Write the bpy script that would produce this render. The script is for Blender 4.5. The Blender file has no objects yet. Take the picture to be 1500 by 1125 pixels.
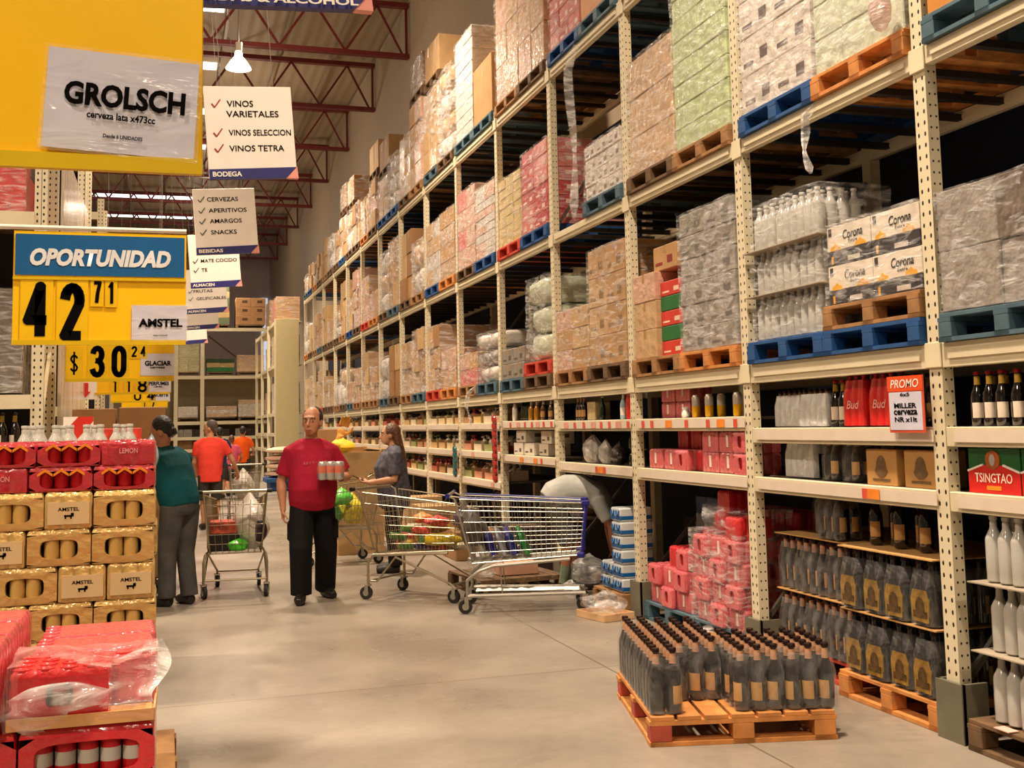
import bpy, math, random
import numpy as np
from mathutils import Vector, Matrix, Euler, noise as mnoise
sc = bpy.context.scene
COL = sc.collection
PI = math.pi
# ---------------------------------------------------------------- camera
cd = bpy.data.cameras.new('camera'); cam = bpy.data.objects.new('camera', cd); COL.objects.link(cam)
_yaw, _pit, _rol = 0.3083, 0.0971, -0.0220
def set_camera():
    fw0 = Vector((math.sin(_yaw), math.cos(_yaw), 0)); r = Vector((math.cos(_yaw), -math.sin(_yaw), 0)); up0 = Vector((0, 0, 1))
    fw = fw0*math.cos(_pit) + up0*math.sin(_pit); up = up0*math.cos(_pit) - fw0*math.sin(_pit)
    r2 = r*math.cos(_rol) + up*math.sin(_rol); u2 = up*math.cos(_rol) - r*math.sin(_rol)
    m = Matrix((r2, u2, -fw)).transposed().to_4x4(); m.translation = Vector((0, 0, 1.624))
    cam.matrix_world = m
set_camera()
cd.sensor_fit = 'HORIZONTAL'; cd.sensor_width = 36.0; cd.lens = 36.0*1654.8/1500
cd.shift_x = (750-769.5)/1500; cd.shift_y = (459.1-562.5)/1500
cd.clip_end = 200; cd.clip_start = 0.05
sc.camera = cam
# ---------------------------------------------------------------- world, exposure
w = bpy.data.worlds.new('hall_air'); sc.world = w; w.use_nodes = True
w.node_tree.nodes['Background'].inputs[0].default_value = (1.0, 0.86, 0.68, 1)
w.node_tree.nodes['Background'].inputs[1].default_value = 0.10
sc.view_settings.view_transform = 'Standard'; sc.view_settings.look = 'None'
sc.view_settings.gamma = 1.0; sc.view_settings.use_curve_mapping = False
sc.view_settings.exposure = 0.08
sc.cycles.use_denoising = True
sc.cycles.transparent_max_bounces = 12
sc.cycles.max_bounces = 6; sc.cycles.diffuse_bounces = 3; sc.cycles.glossy_bounces = 3; sc.cycles.transmission_bounces = 3
sc.cycles.caustics_reflective = False; sc.cycles.caustics_refractive = False
sc.cycles.sample_clamp_indirect = 4.0
# the hall's high-bay lamps (each lamp's light sits in its own bell, see bell_lamp below)
LAMPS = [(1.39, 4.8, 9.25), (1.39, 14.4, 9.25), (1.39, 24.0, 9.25), (1.39, 33.6, 9.25), (1.39, 43.2, 9.25), (1.39, 53.0, 9.25),
         (-4.4, 0.0, 9.25), (-4.4, 9.6, 9.25), (-4.4, 19.2, 9.25), (-4.4, 31, 9.25), (1.39, -4.8, 9.25)]
LAMP_W = 520.0; LAMP_COL = (1.0, 0.80, 0.62)

# ---------------------------------------------------------------- helpers
rnd = random.Random(7)
def S(h):
    h = h.lstrip('#'); c = [int(h[i:i+2], 16)/255 for i in (0, 2, 4)]
    return tuple(x/12.92 if x <= .04045 else ((x+.055)/1.055)**2.4 for x in c)
_M = {}
def mat(name, col, rough=.5, metal=0., var=.12, scale=6., bump=0., bscale=40., coat=0., emit=0., trans=0., spec=.5):
    if name in _M: return _M[name]
    if isinstance(col, str): col = S(col)
    m = bpy.data.materials.new(name); m.use_nodes = True; nt = m.node_tree; N, L = nt.nodes, nt.links
    b = N['Principled BSDF']
    b.inputs['Roughness'].default_value = rough; b.inputs['Metallic'].default_value = metal
    b.inputs['Coat Weight'].default_value = coat; b.inputs['Coat Roughness'].default_value = .12
    b.inputs['Specular IOR Level'].default_value = spec
    b.inputs['Base Color'].default_value = (*col, 1)
    tc = None
    if var or bump:
        tc = N.new('ShaderNodeTexCoord')
    if var:
        n = N.new('ShaderNodeTexNoise'); n.inputs['Scale'].default_value = scale; n.inputs['Detail'].default_value = 3
        L.new(tc.outputs['Object'], n.inputs['Vector'])
        mr = N.new('ShaderNodeMapRange'); mr.inputs[1].default_value = .3; mr.inputs[2].default_value = .7
        mr.inputs[3].default_value = 1-var; mr.inputs[4].default_value = 1+var
        L.new(n.outputs['Fac'], mr.inputs[0])
        mx = N.new('ShaderNodeVectorMath'); mx.operation = 'SCALE'; mx.inputs[0].default_value = col
        L.new(mr.outputs[0], mx.inputs['Scale']); L.new(mx.outputs[0], b.inputs['Base Color'])
    if bump:
        n2 = N.new('ShaderNodeTexNoise'); n2.inputs['Scale'].default_value = bscale; n2.inputs['Detail'].default_value = 2
        L.new(tc.outputs['Object'], n2.inputs['Vector'])
        bp = N.new('ShaderNodeBump'); bp.inputs['Strength'].default_value = bump; bp.inputs['Distance'].default_value = .02
        L.new(n2.outputs['Fac'], bp.inputs['Height']); L.new(bp.outputs[0], b.inputs['Normal'])
        if coat: L.new(bp.outputs[0], b.inputs['Coat Normal'])
    if emit:
        b.inputs['Emission Color'].default_value = (*col, 1); b.inputs['Emission Strength'].default_value = emit
    _M[name] = m
    return m
def film_mat(name, tint=(.9, .9, .88), low=.04, high=.42, scale=5., stretch=(1, 1, 4), rough=.16):
    """clear stretch film: mostly see-through, with milky creases"""
    if name in _M: return _M[name]
    m = bpy.data.materials.new(name); m.use_nodes = True; nt = m.node_tree; N, L = nt.nodes, nt.links
    b = N['Principled BSDF']; b.inputs['Base Color'].default_value = (*tint, 1); b.inputs['Roughness'].default_value = rough
    b.inputs['Specular IOR Level'].default_value = .8
    tc = N.new('ShaderNodeTexCoord'); mp = N.new('ShaderNodeMapping'); mp.inputs['Scale'].default_value = stretch
    mp.inputs['Rotation'].default_value = (.35, .3, 0)
    L.new(tc.outputs['Object'], mp.inputs[0])
    n = N.new('ShaderNodeTexNoise'); n.inputs['Scale'].default_value = scale; n.inputs['Detail'].default_value = 4; n.inputs['Distortion'].default_value = 1.2
    L.new(mp.outputs[0], n.inputs['Vector'])
    mr = N.new('ShaderNodeMapRange'); mr.inputs[1].default_value = .45; mr.inputs[2].default_value = .68
    mr.inputs[3].default_value = low; mr.inputs[4].default_value = high
    L.new(n.outputs['Fac'], mr.inputs[0])
    bp = N.new('ShaderNodeBump'); bp.inputs['Strength'].default_value = .9; bp.inputs['Distance'].default_value = .03
    L.new(n.outputs['Fac'], bp.inputs['Height']); L.new(bp.outputs[0], b.inputs['Normal'])
    t = N.new('ShaderNodeBsdfTransparent'); mx = N.new('ShaderNodeMixShader')
    L.new(mr.outputs[0], mx.inputs[0]); L.new(t.outputs[0], mx.inputs[1]); L.new(b.outputs[0], mx.inputs[2])
    L.new(mx.outputs[0], N['Material Output'].inputs['Surface'])
    _M[name] = m
    return m

class MB:
    """collects shapes and links them as one mesh"""
    def __init__(s): s.v = []; s.f = []; s.m = []
    def add(s, vs, fs, m=0):
        o = len(s.v); s.v += [tuple(p) for p in vs]; s.f += [tuple(i+o for i in f) for f in fs]; s.m += [m]*len(fs)
        return s
    def box(s, c, d, m=0, rz=0., b=0.):
        x, y, z = d[0]/2, d[1]/2, d[2]/2
        if b <= 0:
            vs = [(i*x, j*y, k*z) for i in (-1, 1) for j in (-1, 1) for k in (-1, 1)]
            fs = [(0, 1, 3, 2), (4, 6, 7, 5), (0, 4, 5, 1), (2, 3, 7, 6), (0, 2, 6, 4), (1, 5, 7, 3)]
        else:
            b = min(b, x*.9, y*.9, z*.9); vs = []; idx = {}
            for i in (-1, 1):
                for j in (-1, 1):
                    for k in (-1, 1):
                        for a in range(3):
                            p = [i*(x-b), j*(y-b), k*(z-b)]; p[a] += (i, j, k)[a]*b
                            idx[(i, j, k, a)] = len(vs); vs.append(tuple(p))
            fs = []
            for a in range(3):
                o1, o2 = [q for q in range(3) if q != a]
                for sg in (-1, 1):
                    q = []
                    for e in ((-1, -1), (1, -1), (1, 1), (-1, 1)):
                        t = [0, 0, 0]; t[a] = sg; t[o1] = e[0]; t[o2] = e[1]; q.append(idx[(*t, a)])
                    fs.append(q if (sg > 0) == (a != 1) else q[::-1])
            for a in range(3):
                o1, o2 = [q for q in range(3) if q != a]
                for e1 in (-1, 1):
                    for e2 in (-1, 1):
                        t0 = [0, 0, 0]; t0[o1] = e1; t0[o2] = e2; t1 = list(t0); t0[a] = -1; t1[a] = 1
                        fs.append([idx[(*t0, o1)], idx[(*t1, o1)], idx[(*t1, o2)], idx[(*t0, o2)]])
            for i in (-1, 1):
                for j in (-1, 1):
                    for k in (-1, 1): fs.append([idx[(i, j, k, 0)], idx[(i, j, k, 1)], idx[(i, j, k, 2)]])
        if rz:
            ca, sa = math.cos(rz), math.sin(rz); vs = [(p[0]*ca-p[1]*sa, p[0]*sa+p[1]*ca, p[2]) for p in vs]
        return s.add([(p[0]+c[0], p[1]+c[1], p[2]+c[2]) for p in vs], fs, m)
    def beam(s, p0, p1, wd, ht, m=0, up=(0, 0, 1)):
        p0, p1 = Vector(p0), Vector(p1); t = (p1-p0).normalized(); u = Vector(up)
        sd = t.cross(u)
        if sd.length < 1e-4: sd = t.cross(Vector((1, 0, 0)))
        sd.normalize(); u = sd.cross(t).normalized()
        vs = [p+sd*a*wd/2+u*b*ht/2 for p in (p0, p1) for a, b in ((-1, -1), (1, -1), (1, 1), (-1, 1))]
        return s.add(vs, [(0, 3, 2, 1), (4, 5, 6, 7), (0, 1, 5, 4), (1, 2, 6, 5), (2, 3, 7, 6), (3, 0, 4, 7)], m)
    def tube(s, pts, r, n=8, m=0, cap=True, side=None, ry=None):
        """sweep of round (or oval) rings along pts; r (and ry) number or list"""
        pts = [Vector(p) for p in pts]; k = len(pts)
        rs = [r]*k if not hasattr(r, '__len__') else list(r)
        ys = rs if ry is None else ([ry]*k if not hasattr(ry, '__len__') else list(ry))
        vs = []; prev = Vector(side) if side is not None else None
        for i in range(k):
            t = (pts[min(i+1, k-1)]-pts[max(i-1, 0)])
            if t.length < 1e-9: t = Vector((0, 0, 1))
            t.normalize()
            if prev is None:
                prev = Vector((1, 0, 0)) if abs(t.x) < .9 else Vector((0, 1, 0))
            sd = prev-t*prev.dot(t)
            if sd.length < 1e-5: sd = t.orthogonal()
            sd.normalize(); nn = t.cross(sd)
            if side is None: prev = sd
            vs += [pts[i]+sd*rs[i]*math.cos(2*PI*j/n)+nn*ys[i]*math.sin(2*PI*j/n) for j in range(n)]
        fs = [(i*n+j, i*n+(j+1) % n, (i+1)*n+(j+1) % n, (i+1)*n+j) for i in range(k-1) for j in range(n)]
        if cap: fs += [tuple(range(n))[::-1], tuple((k-1)*n+j for j in range(n))]
        return s.add(vs, fs, m)
    def lathe(s, prof, n=16, c=(0, 0, 0), mats=None, m=0):
        vs = [(c[0]+r*math.cos(2*PI*j/n), c[1]+r*math.sin(2*PI*j/n), c[2]+z) for r, z in prof for j in range(n)]
        for i in range(len(prof)-1):
            pass
        o = len(s.v); s.v += vs
        for i in range(len(prof)-1):
            for j in range(n):
                s.f.append((o+i*n+j, o+i*n+(j+1) % n, o+(i+1)*n+(j+1) % n, o+(i+1)*n+j)); s.m.append(mats[i] if mats else m)
        s.f.append(tuple(o+j for j in range(n))[::-1]); s.m.append(mats[0] if mats else m)
        s.f.append(tuple(o+(len(prof)-1)*n+j for j in range(n))); s.m.append(mats[-1] if mats else m)
        return s
    def prism(s, poly, axis, a, b, m=0):
        """polygon in the two axes other than axis, from a to b"""
        def P(u, v, t): return [(t, u, v), (u, t, v), (u, v, t)][axis]
        k = len(poly)
        return s.add([P(u, v, a) for u, v in poly]+[P(u, v, b) for u, v in poly],
                     [tuple(range(k))[::-1], tuple(range(k, 2*k))]+[(i, (i+1) % k, k+(i+1) % k, k+i) for i in range(k)], m)
    def ball(s, c, r, n=12, m=0, rot=None):
        """ellipsoid"""
        r = r if hasattr(r, '__len__') else (r, r, r); h = n//2; vs = []; fs = []
        for i in range(h+1):
            th = PI*i/h
            for j in range(n):
                p = Vector((r[0]*math.sin(th)*math.cos(2*PI*j/n), r[1]*math.sin(th)*math.sin(2*PI*j/n), r[2]*math.cos(th)))
                if rot is not None: p = rot @ p
                vs.append(p+Vector(c))
        for i in range(h):
            for j in range(n): fs.append((i*n+j, (i+1)*n+j, (i+1)*n+(j+1) % n, i*n+(j+1) % n))
        return s.add(vs, fs, m)
    def mesh(s, name, mats, smooth=35):
        me = bpy.data.meshes.new(name); me.from_pydata(s.v, [], s.f)
        for x in (mats if isinstance(mats, (list, tuple)) else [mats]): me.materials.append(x)
        me.polygons.foreach_set('material_index', s.m)
        if smooth:
            me.polygons.foreach_set('use_smooth', [True]*len(s.f))
            try: me.set_sharp_from_angle(angle=math.radians(smooth))
            except Exception: pass
        me.update()
        return me
    def build(s, name, mats, parent=None, loc=(0, 0, 0), rz=0., smooth=35):
        return put(name, s.mesh(name, mats, smooth), parent, loc, rz)
def put(name, me, parent=None, loc=(0, 0, 0), rz=0., scale=None):
    o = bpy.data.objects.new(name, me); COL.objects.link(o); o.location = loc
    if rz: o.rotation_euler = (0, 0, rz)
    if scale: o.scale = scale
    if parent is not None: o.parent = parent
    return o
def tag(o, label=None, cat=None, group=None, kind=None):
    if label: o['label'] = label
    if cat: o['category'] = cat
    if group: o['group'] = group
    if kind: o['kind'] = kind
    return o
def thing(name, label, cat, loc=(0, 0, 0), rz=0., group=None):
    o = bpy.data.objects.new(name, None); COL.objects.link(o); o.location = loc; o.rotation_euler = (0, 0, rz)
    o.empty_display_size = .1
    return tag(o, label, cat, group)
def struct(name, mb, mats, smooth=35): return tag(mb.build(name, mats, smooth=smooth), kind='structure')
_KIDS = {}
def dup(root, loc, rz=0., label=None, group=None):
    r = root.copy(); COL.objects.link(r); r.location = loc; r.rotation_euler = (0, 0, rz)
    if label: r['label'] = label
    if group: r['group'] = group
    def kids(a, b):
        for ch in a.children:
            c = ch.copy(); COL.objects.link(c); c.parent = b; kids(ch, c)
    kids(root, r)
    return r
_T = {}
def text_mesh(txt, wd, ht, m, bold=.0, shear=0., space=1.0):
    """lettering fitted to wd x ht, lying in the XZ plane and facing -Y, centred"""
    key = (txt, wd, ht, m.name, bold, shear)
    if key in _T: return _T[key]
    c = bpy.data.curves.new('lettering', 'FONT'); c.body = txt; c.offset = bold; c.shear = shear; c.space_character = space
    c.align_x = 'CENTER'; c.resolution_u = 3; c.space_line = 1.0
    o = bpy.data.objects.new('tmp', c); COL.objects.link(o)
    dg = bpy.context.evaluated_depsgraph_get(); me = bpy.data.meshes.new_from_object(o.evaluated_get(dg))
    bpy.data.objects.remove(o)
    n = len(me.vertices); co = np.empty(n*3, np.float32); me.vertices.foreach_get('co', co); co = co.reshape(-1, 3)
    lo, hi = co.min(0), co.max(0); q = np.zeros_like(co)
    q[:, 0] = (co[:, 0]-(lo[0]+hi[0])/2)/(hi[0]-lo[0])*wd
    q[:, 2] = (co[:, 1]-(lo[1]+hi[1])/2)/(hi[1]-lo[1])*ht
    me.vertices.foreach_set('co', q.ravel()); me.materials.clear(); me.materials.append(m); me.name = 'lettering'; me.update()
    _T[key] = me
    return me
def letter(txt, parent, x, y, z, wd, ht, m, bold=.0, shear=0., name='lettering', rot=None):
    o = put(name, text_mesh(txt, wd, ht, m, bold, shear), parent, (x, y, z))
    if rot: o.rotation_euler = rot
    return o
def _arc(cx, cz, rx, rz, a0, a1, n=10): return [(cx+rx*math.cos(math.radians(a0+(a1-a0)*i/n)), cz+rz*math.sin(math.radians(a0+(a1-a0)*i/n))) for i in range(n+1)]
GLYPH = {'0': [_arc(.5, .72, .5, .28, 0, 180)+_arc(.5, .28, .5, .28, 180, 360)+[(1, .72)]], '1': [[(.1, .8), (.62, 1), (.62, 0)]], '2': [_arc(.5, .74, .5, .26, 170, -20)+[(.0, .0), (1, .0)]],
         '3': [_arc(.5, .76, .46, .24, 165, -70)+[(.42, .53)], [(.42, .53)]+_arc(.5, .26, .5, .26, 75, -165)], '4': [[(.72, 0), (.72, 1), (0, .3), (1, .3)]], '7': [[(0, 1), (1, 1), (.62, .5), (.42, 0)]],
         '8': [_arc(.5, .77, .44, .23, 0, 360, 16), _arc(.5, .26, .5, .26, 0, 360, 16)], '$': [_arc(.5, .7, .48, .2, 20, 180, 8)+[(.3, .55), (.7, .45)]+_arc(.5, .3, .48, .2, 0, -160, 8), [(.5, 1.08), (.5, -.08)]]}
def digit_mesh(ch, wd, ht, m):
    """heavy condensed numeral drawn with a broad stroke; XZ plane, centred"""
    key = ('digit', ch, wd, ht)
    if key in _T: return _T[key]
    t = min(wd*.42, ht*.17)*(.55 if ch == '$' else 1); b = MB(); X, Z = wd-t, ht-t
    for line in GLYPH[ch]:
        P_ = [Vector(((u-.5)*X, (v-.5)*Z)) for u, v in line]
        for p, q in zip(P_, P_[1:]):
            d = (q-p)
            if d.length < 1e-6: continue
            d.normalize(); n_ = Vector((-d.y, d.x))*t/2; e = d*t*.18
            b.add([((p+n_-e).x, 0, (p+n_-e).y), ((p-n_-e).x, 0, (p-n_-e).y), ((q-n_+e).x, 0, (q-n_+e).y), ((q+n_+e).x, 0, (q+n_+e).y)], [(0, 1, 2, 3)])
        for p in P_[1:-1]: b.add([(p.x+t/2*math.cos(2*PI*k/12), -.0004, p.y+t/2*math.sin(2*PI*k/12)) for k in range(12)], [tuple(range(12))])
    _T[key] = b.mesh('price_digit', m, 0)
    return _T[key]
ORD = ['first', 'second', 'third', 'fourth', 'fifth', 'sixth', 'seventh', 'eighth', 'ninth', 'tenth', 'eleventh', 'twelfth', 'thirteenth', 'fourteenth', 'fifteenth', 'sixteenth']

# common materials
cream = mat('cream_steel', '#e0d4b2', .42, var=.06, scale=3)
cream_d = mat('cream_steel_worn', '#d9caa2', .5, var=.12, scale=8)
strip_m = mat('label_strip', '#e2d3bf', .35, var=.05)
steel = mat('zinc_steel', '#b9b6ac', .28, .9, var=.05)
white = mat('white_card', '#f3ece0', .5, var=.03)
paper = mat('paper_white', '#d3d2e2', .35, var=.04, scale=3, bump=.25, bscale=9)
ink = mat('black_ink', '#0d0b0a', .95, var=0, spec=.05)
yellow = mat('yellow_card', '#ffc800', .38, var=.05, scale=2)
yellow_d = mat('yellow_card_rail', '#dcb800', .4, var=.05)
blue_card = mat('blue_card', '#0d5c93', .4, var=.04)
navy = mat('navy_print', '#2a2a6e', .45, var=.03)
red_card = mat('red_print', '#cf2a1f', .45, var=.05)
orange_card = mat('orange_print', '#e8501a', .45, var=.04)
carton = mat('brown_carton', '#b58c59', .65, var=.12, scale=4)
carton2 = mat('brown_carton_pale', '#c19d6c', .65, var=.12, scale=4)
carton3 = mat('brown_carton_dark', '#9b7246', .65, var=.12, scale=4)
carton_in = mat('carton_tape', '#b08752', .35, var=.08)
wood = mat('pallet_wood', '#9f7547', .75, var=.28, scale=9)
wood_o = mat('pallet_wood_orange', '#c98544', .7, var=.25, scale=9)
deck_st = mat('deck_bar_dark', '#241d17', .6, var=.1)
wood_d = mat('pallet_wood_dark', '#6b5135', .8, var=.3, scale=9)
pal_blue = mat('pallet_blue', '#1d4f86', .6, var=.22, scale=7)
pal_grey = mat('pallet_bluegrey', '#4b6672', .65, var=.25, scale=7)
pal_red = mat('pallet_red', '#c4422c', .65, var=.22, scale=7)
blk = mat('black_rubber', '#15130f', .6, var=.1)
dark = mat('gap_shade', '#0b0807', .7, var=0)  # near-black colour standing in for shade inside the can packs
film = film_mat('stretch_film')
film_w = film_mat('stretch_film_milky', (.92, .9, .86), .10, .62, 4.)
film_f = film_mat('shrink_film_grey', (.42, .42, .4), .10, .36, 9., (1, 1, 1), .2)
film_red = film_mat('shrink_film_red', (.9, .45, .42), .15, .55, 7., (1, 1, 1), .15)
# ================================================================ the hall
def floor_mat():
    m = bpy.data.materials.new('polished_concrete'); m.use_nodes = True; N, L = m.node_tree.nodes, m.node_tree.links
    b = N['Principled BSDF']; tc = N.new('ShaderNodeTexCoord')
    n1 = N.new('ShaderNodeTexNoise'); n1.inputs['Scale'].default_value = .9; n1.inputs['Detail'].default_value = 6
    n2 = N.new('ShaderNodeTexNoise'); n2.inputs['Scale'].default_value = 14; n2.inputs['Detail'].default_value = 4
    for n in (n1, n2): L.new(tc.outputs['Object'], n.inputs['Vector'])
    cr = N.new('ShaderNodeValToRGB'); e = cr.color_ramp.elements
    e[0].position = .32; e[0].color = (*S('#7d7467'), 1); e[1].position = .72; e[1].color = (*S('#9d9383'), 1)
    L.new(n1.outputs['Fac'], cr.inputs[0])
    mr = N.new('ShaderNodeMapRange'); mr.inputs[1].default_value = .3; mr.inputs[2].default_value = .7; mr.inputs[3].default_value = .93; mr.inputs[4].default_value = 1.05
    L.new(n2.outputs['Fac'], mr.inputs[0])
    # sawn joints every 5 m and sparse dark specks
    sx = N.new('ShaderNodeSeparateXYZ'); L.new(tc.outputs['Object'], sx.inputs[0])
    def joint(out, period, off):
        a = N.new('ShaderNodeMath'); a.operation = 'ADD'; a.inputs[1].default_value = off; L.new(out, a.inputs[0])
        p = N.new('ShaderNodeMath'); p.operation = 'PINGPONG'; p.inputs[1].default_value = period/2; L.new(a.outputs[0], p.inputs[0])
        c = N.new('ShaderNodeMath'); c.operation = 'LESS_THAN'; c.inputs[1].default_value = .006; L.new(p.outputs[0], c.inputs[0])
        return c
    j1, j2 = joint(sx.outputs[0], 5, 2.2), joint(sx.outputs[1], 5, -2.2)
    mx = N.new('ShaderNodeMath'); mx.operation = 'MAXIMUM'; L.new(j1.outputs[0], mx.inputs[0]); L.new(j2.outputs[0], mx.inputs[1])
    vo = N.new('ShaderNodeTexVoronoi'); vo.inputs['Scale'].default_value = 2.1; L.new(tc.outputs['Object'], vo.inputs['Vector'])
    vl = N.new('ShaderNodeMath'); vl.operation = 'LESS_THAN'; vl.inputs[1].default_value = .028; L.new(vo.outputs['Distance'], vl.inputs[0])
    m2 = N.new('ShaderNodeMath'); m2.operation = 'MAXIMUM'; L.new(mx.outputs[0], m2.inputs[0]); L.new(vl.outputs[0], m2.inputs[1])
    sc1 = N.new('ShaderNodeVectorMath'); sc1.operation = 'SCALE'; L.new(cr.outputs[0], sc1.inputs[0]); L.new(mr.outputs[0], sc1.inputs['Scale'])
    k = N.new('ShaderNodeMix'); k.data_type = 'RGBA'; L.new(m2.outputs[0], k.inputs['Factor']); L.new(sc1.outputs[0], k.inputs['A'])
    k.inputs['B'].default_value = (*S('#6a604f'), 1)
    L.new(k.outputs['Result'], b.inputs['Base Color'])
    r = N.new('ShaderNodeMapRange'); r.inputs[1].default_value = .3; r.inputs[2].default_value = .7; r.inputs[3].default_value = .24; r.inputs[4].default_value = .4
    L.new(n1.outputs['Fac'], r.inputs[0]); L.new(r.outputs[0], b.inputs['Roughness'])
    return m
struct('floor', MB().box((-5, 28, -.1), (26, 78, .2)), floor_mat(), 0)
def corr_mat(name, col, axis, period, strength):
    m = bpy.data.materials.new(name); m.use_nodes = True; N, L = m.node_tree.nodes, m.node_tree.links
    b = N['Principled BSDF']; b.inputs['Base Color'].default_value = (*S(col), 1); b.inputs['Roughness'].default_value = .6
    tc = N.new('ShaderNodeTexCoord'); wv = N.new('ShaderNodeTexWave'); wv.bands_direction = axis; wv.inputs['Scale'].default_value = 1/period*.314
    L.new(tc.outputs['Object'], wv.inputs['Vector'])
    bp = N.new('ShaderNodeBump'); bp.inputs['Strength'].default_value = strength; bp.inputs['Distance'].default_value = .03
    L.new(wv.outputs['Fac'], bp.inputs['Height']); L.new(bp.outputs[0], b.inputs['Normal'])
    return m
wall_m = corr_mat('wall_panel', '#b3a187', 'Y', .5, .25)
wallb_m = corr_mat('back_wall_panel', '#c4b3b0', 'X', .5, .25)
roof_m = corr_mat('roof_sheet', '#a8957a', 'X', .3, .5)
navy_wall = mat('navy_wall_paint', '#141c33', .7, var=.1)
struct('wall_right', MB().box((5.7, 28, 6), (.2, 78, 12.2)), wall_m, 0)
struct('trim_1', MB().box((5.57, 15, 2.75), (.04, 52, 5.5)), navy_wall, 0)
struct('wall_back', MB().box((-6, 66.0, 6), (24, .2, 12.2)), wallb_m, 0)
struct('ceiling', MB().box((-5, 28, 12.25), (26, 78, .2)), roof_m, 0)
struct('window_1', MB().box((5.3, 65.86, 6.5), (.34, .06, 5.2)), mat('daylit_corner_glow', (.66, .76, 1.0), .4, var=0, emit=.7), 0)  # glowing strip stands in for bluish daylight falling on the wall corner
# purlins along the roof, skylight strips between them
pur = mat('purlin_steel', '#9c8a6f', .5, var=.05)
for i, x in enumerate((4.4, 2.9, 1.4, -.1, -1.6, -3.1, -4.6, -6.1, -7.6)):
    struct('trim_%d' % (i+2), MB().box((x, 28, 12.02), (.07, 75, .14)), pur, 0)
sky_m = mat('skylight_sheet', (1, .97, .92), .5, var=0, emit=2.2)
for i, y in enumerate((28.3, 33.1, 38.0, 42.9, 47.8, 52.7, 57.6)):
    struct('window_%d' % (i+2), MB().box((-1.5, y, 12.13), (5.6, .62, .03)), sky_m, 0)
truss_m = mat('oxide_red_steel', '#6e1f1a', .5, var=.1)
def truss(y, i):
    t = thing('roof_truss', None, None, (0, y, 0)); t['kind'] = 'structure'; del t['kind']
    t['label'] = '%s dark red steel roof truss counted from the near end, spanning above the aisle' % ORD[i]; t['category'] = 'roof truss'; t['group'] = 'roof trusses'
    x1, x0 = 5.58, -10.0
    MB().box(((x0+x1)/2, -.05, 10.62), (x1-x0, .07, .11)).box(((x0+x1)/2, .05, 10.62), (x1-x0, .07, .11)).build('bottom_chord', truss_m, t, smooth=0)
    MB().box(((x0+x1)/2, 0, 11.9), (x1-x0, .18, .12)).build('top_chord', truss_m, t, smooth=0)
    MB().box((x1-.05, 0, 11.26), (.06, .06, 1.2)).build('end_post', truss_m, t, smooth=0)
    x = x1-.15; up = True; k = 0
    while x > x0+1:
        a, b = (10.66, 11.86) if up else (11.86, 10.66)
        wd = .62 if k == 0 else .78
        MB().beam((x, 0, a), (x-wd, 0, b), .055, .055).build('web_brace', truss_m, t, smooth=0)
        x -= wd; up = not up; k += 1
for i, y in enumerate((21.65, 26.5, 31.3, 36.1, 41.0, 45.9, 50.8, 55.7, 60.6)): truss(y, i)
bell_in = mat('lamp_glow', (1.0, .84, .6), .4, var=0, emit=26.)
bell_out = mat('bell_aluminium', '#c9bfa8', .35, .6, var=.05)
bell_gl = mat('bell_prismatic', (1.0, .86, .66), .3, 0, var=0, emit=4.)
def bell_lamp(i, p):
    t = thing('high_bay_lamp', '%s bell shaped high bay lamp %s' % (ORD[i], 'hanging above the main aisle, counted from the near end' if i < 6 else 'hanging over the neighbouring aisle'), 'lamp', p, 0, 'high bay lamps')
    MB().lathe([(.05, .38), (.07, .36), (.09, .24), (.16, .16), (.25, .02), (.27, -.02), (.262, -.02), (.24, .02), (.15, .15), (.04, .2)], 20).build('bell_shade', bell_gl, t)
    MB().ball((0, 0, .09), (.17, .17, .14), 16).build('bulb', bell_in, t)
    MB().tube([(0, 0, .38), (0, 0, 2.75)], .012, 6).build('drop_rod', steel, t)
    MB().box((0, 0, .45), (.14, .14, .2), b=.01).build('ballast_box', bell_out, t)
    l = bpy.data.lights.new('lamp_light', 'AREA'); l.shape = 'DISK'; l.size = .5; l.spread = math.radians(128); l.energy = LAMP_W; l.color = LAMP_COL
    o = bpy.data.objects.new('lamp_light', l); COL.objects.link(o); o.parent = t; o.location = (0, 0, -.06)
    l = bpy.data.lights.new('lamp_uplight', 'POINT'); l.shadow_soft_size = .15; l.energy = LAMP_W*.22; l.color = LAMP_COL
    o = bpy.data.objects.new('lamp_uplight', l); COL.objects.link(o); o.parent = t; o.location = (.22, 0, .5)
for i, p in enumerate(LAMPS): bell_lamp(i, p)
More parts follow.
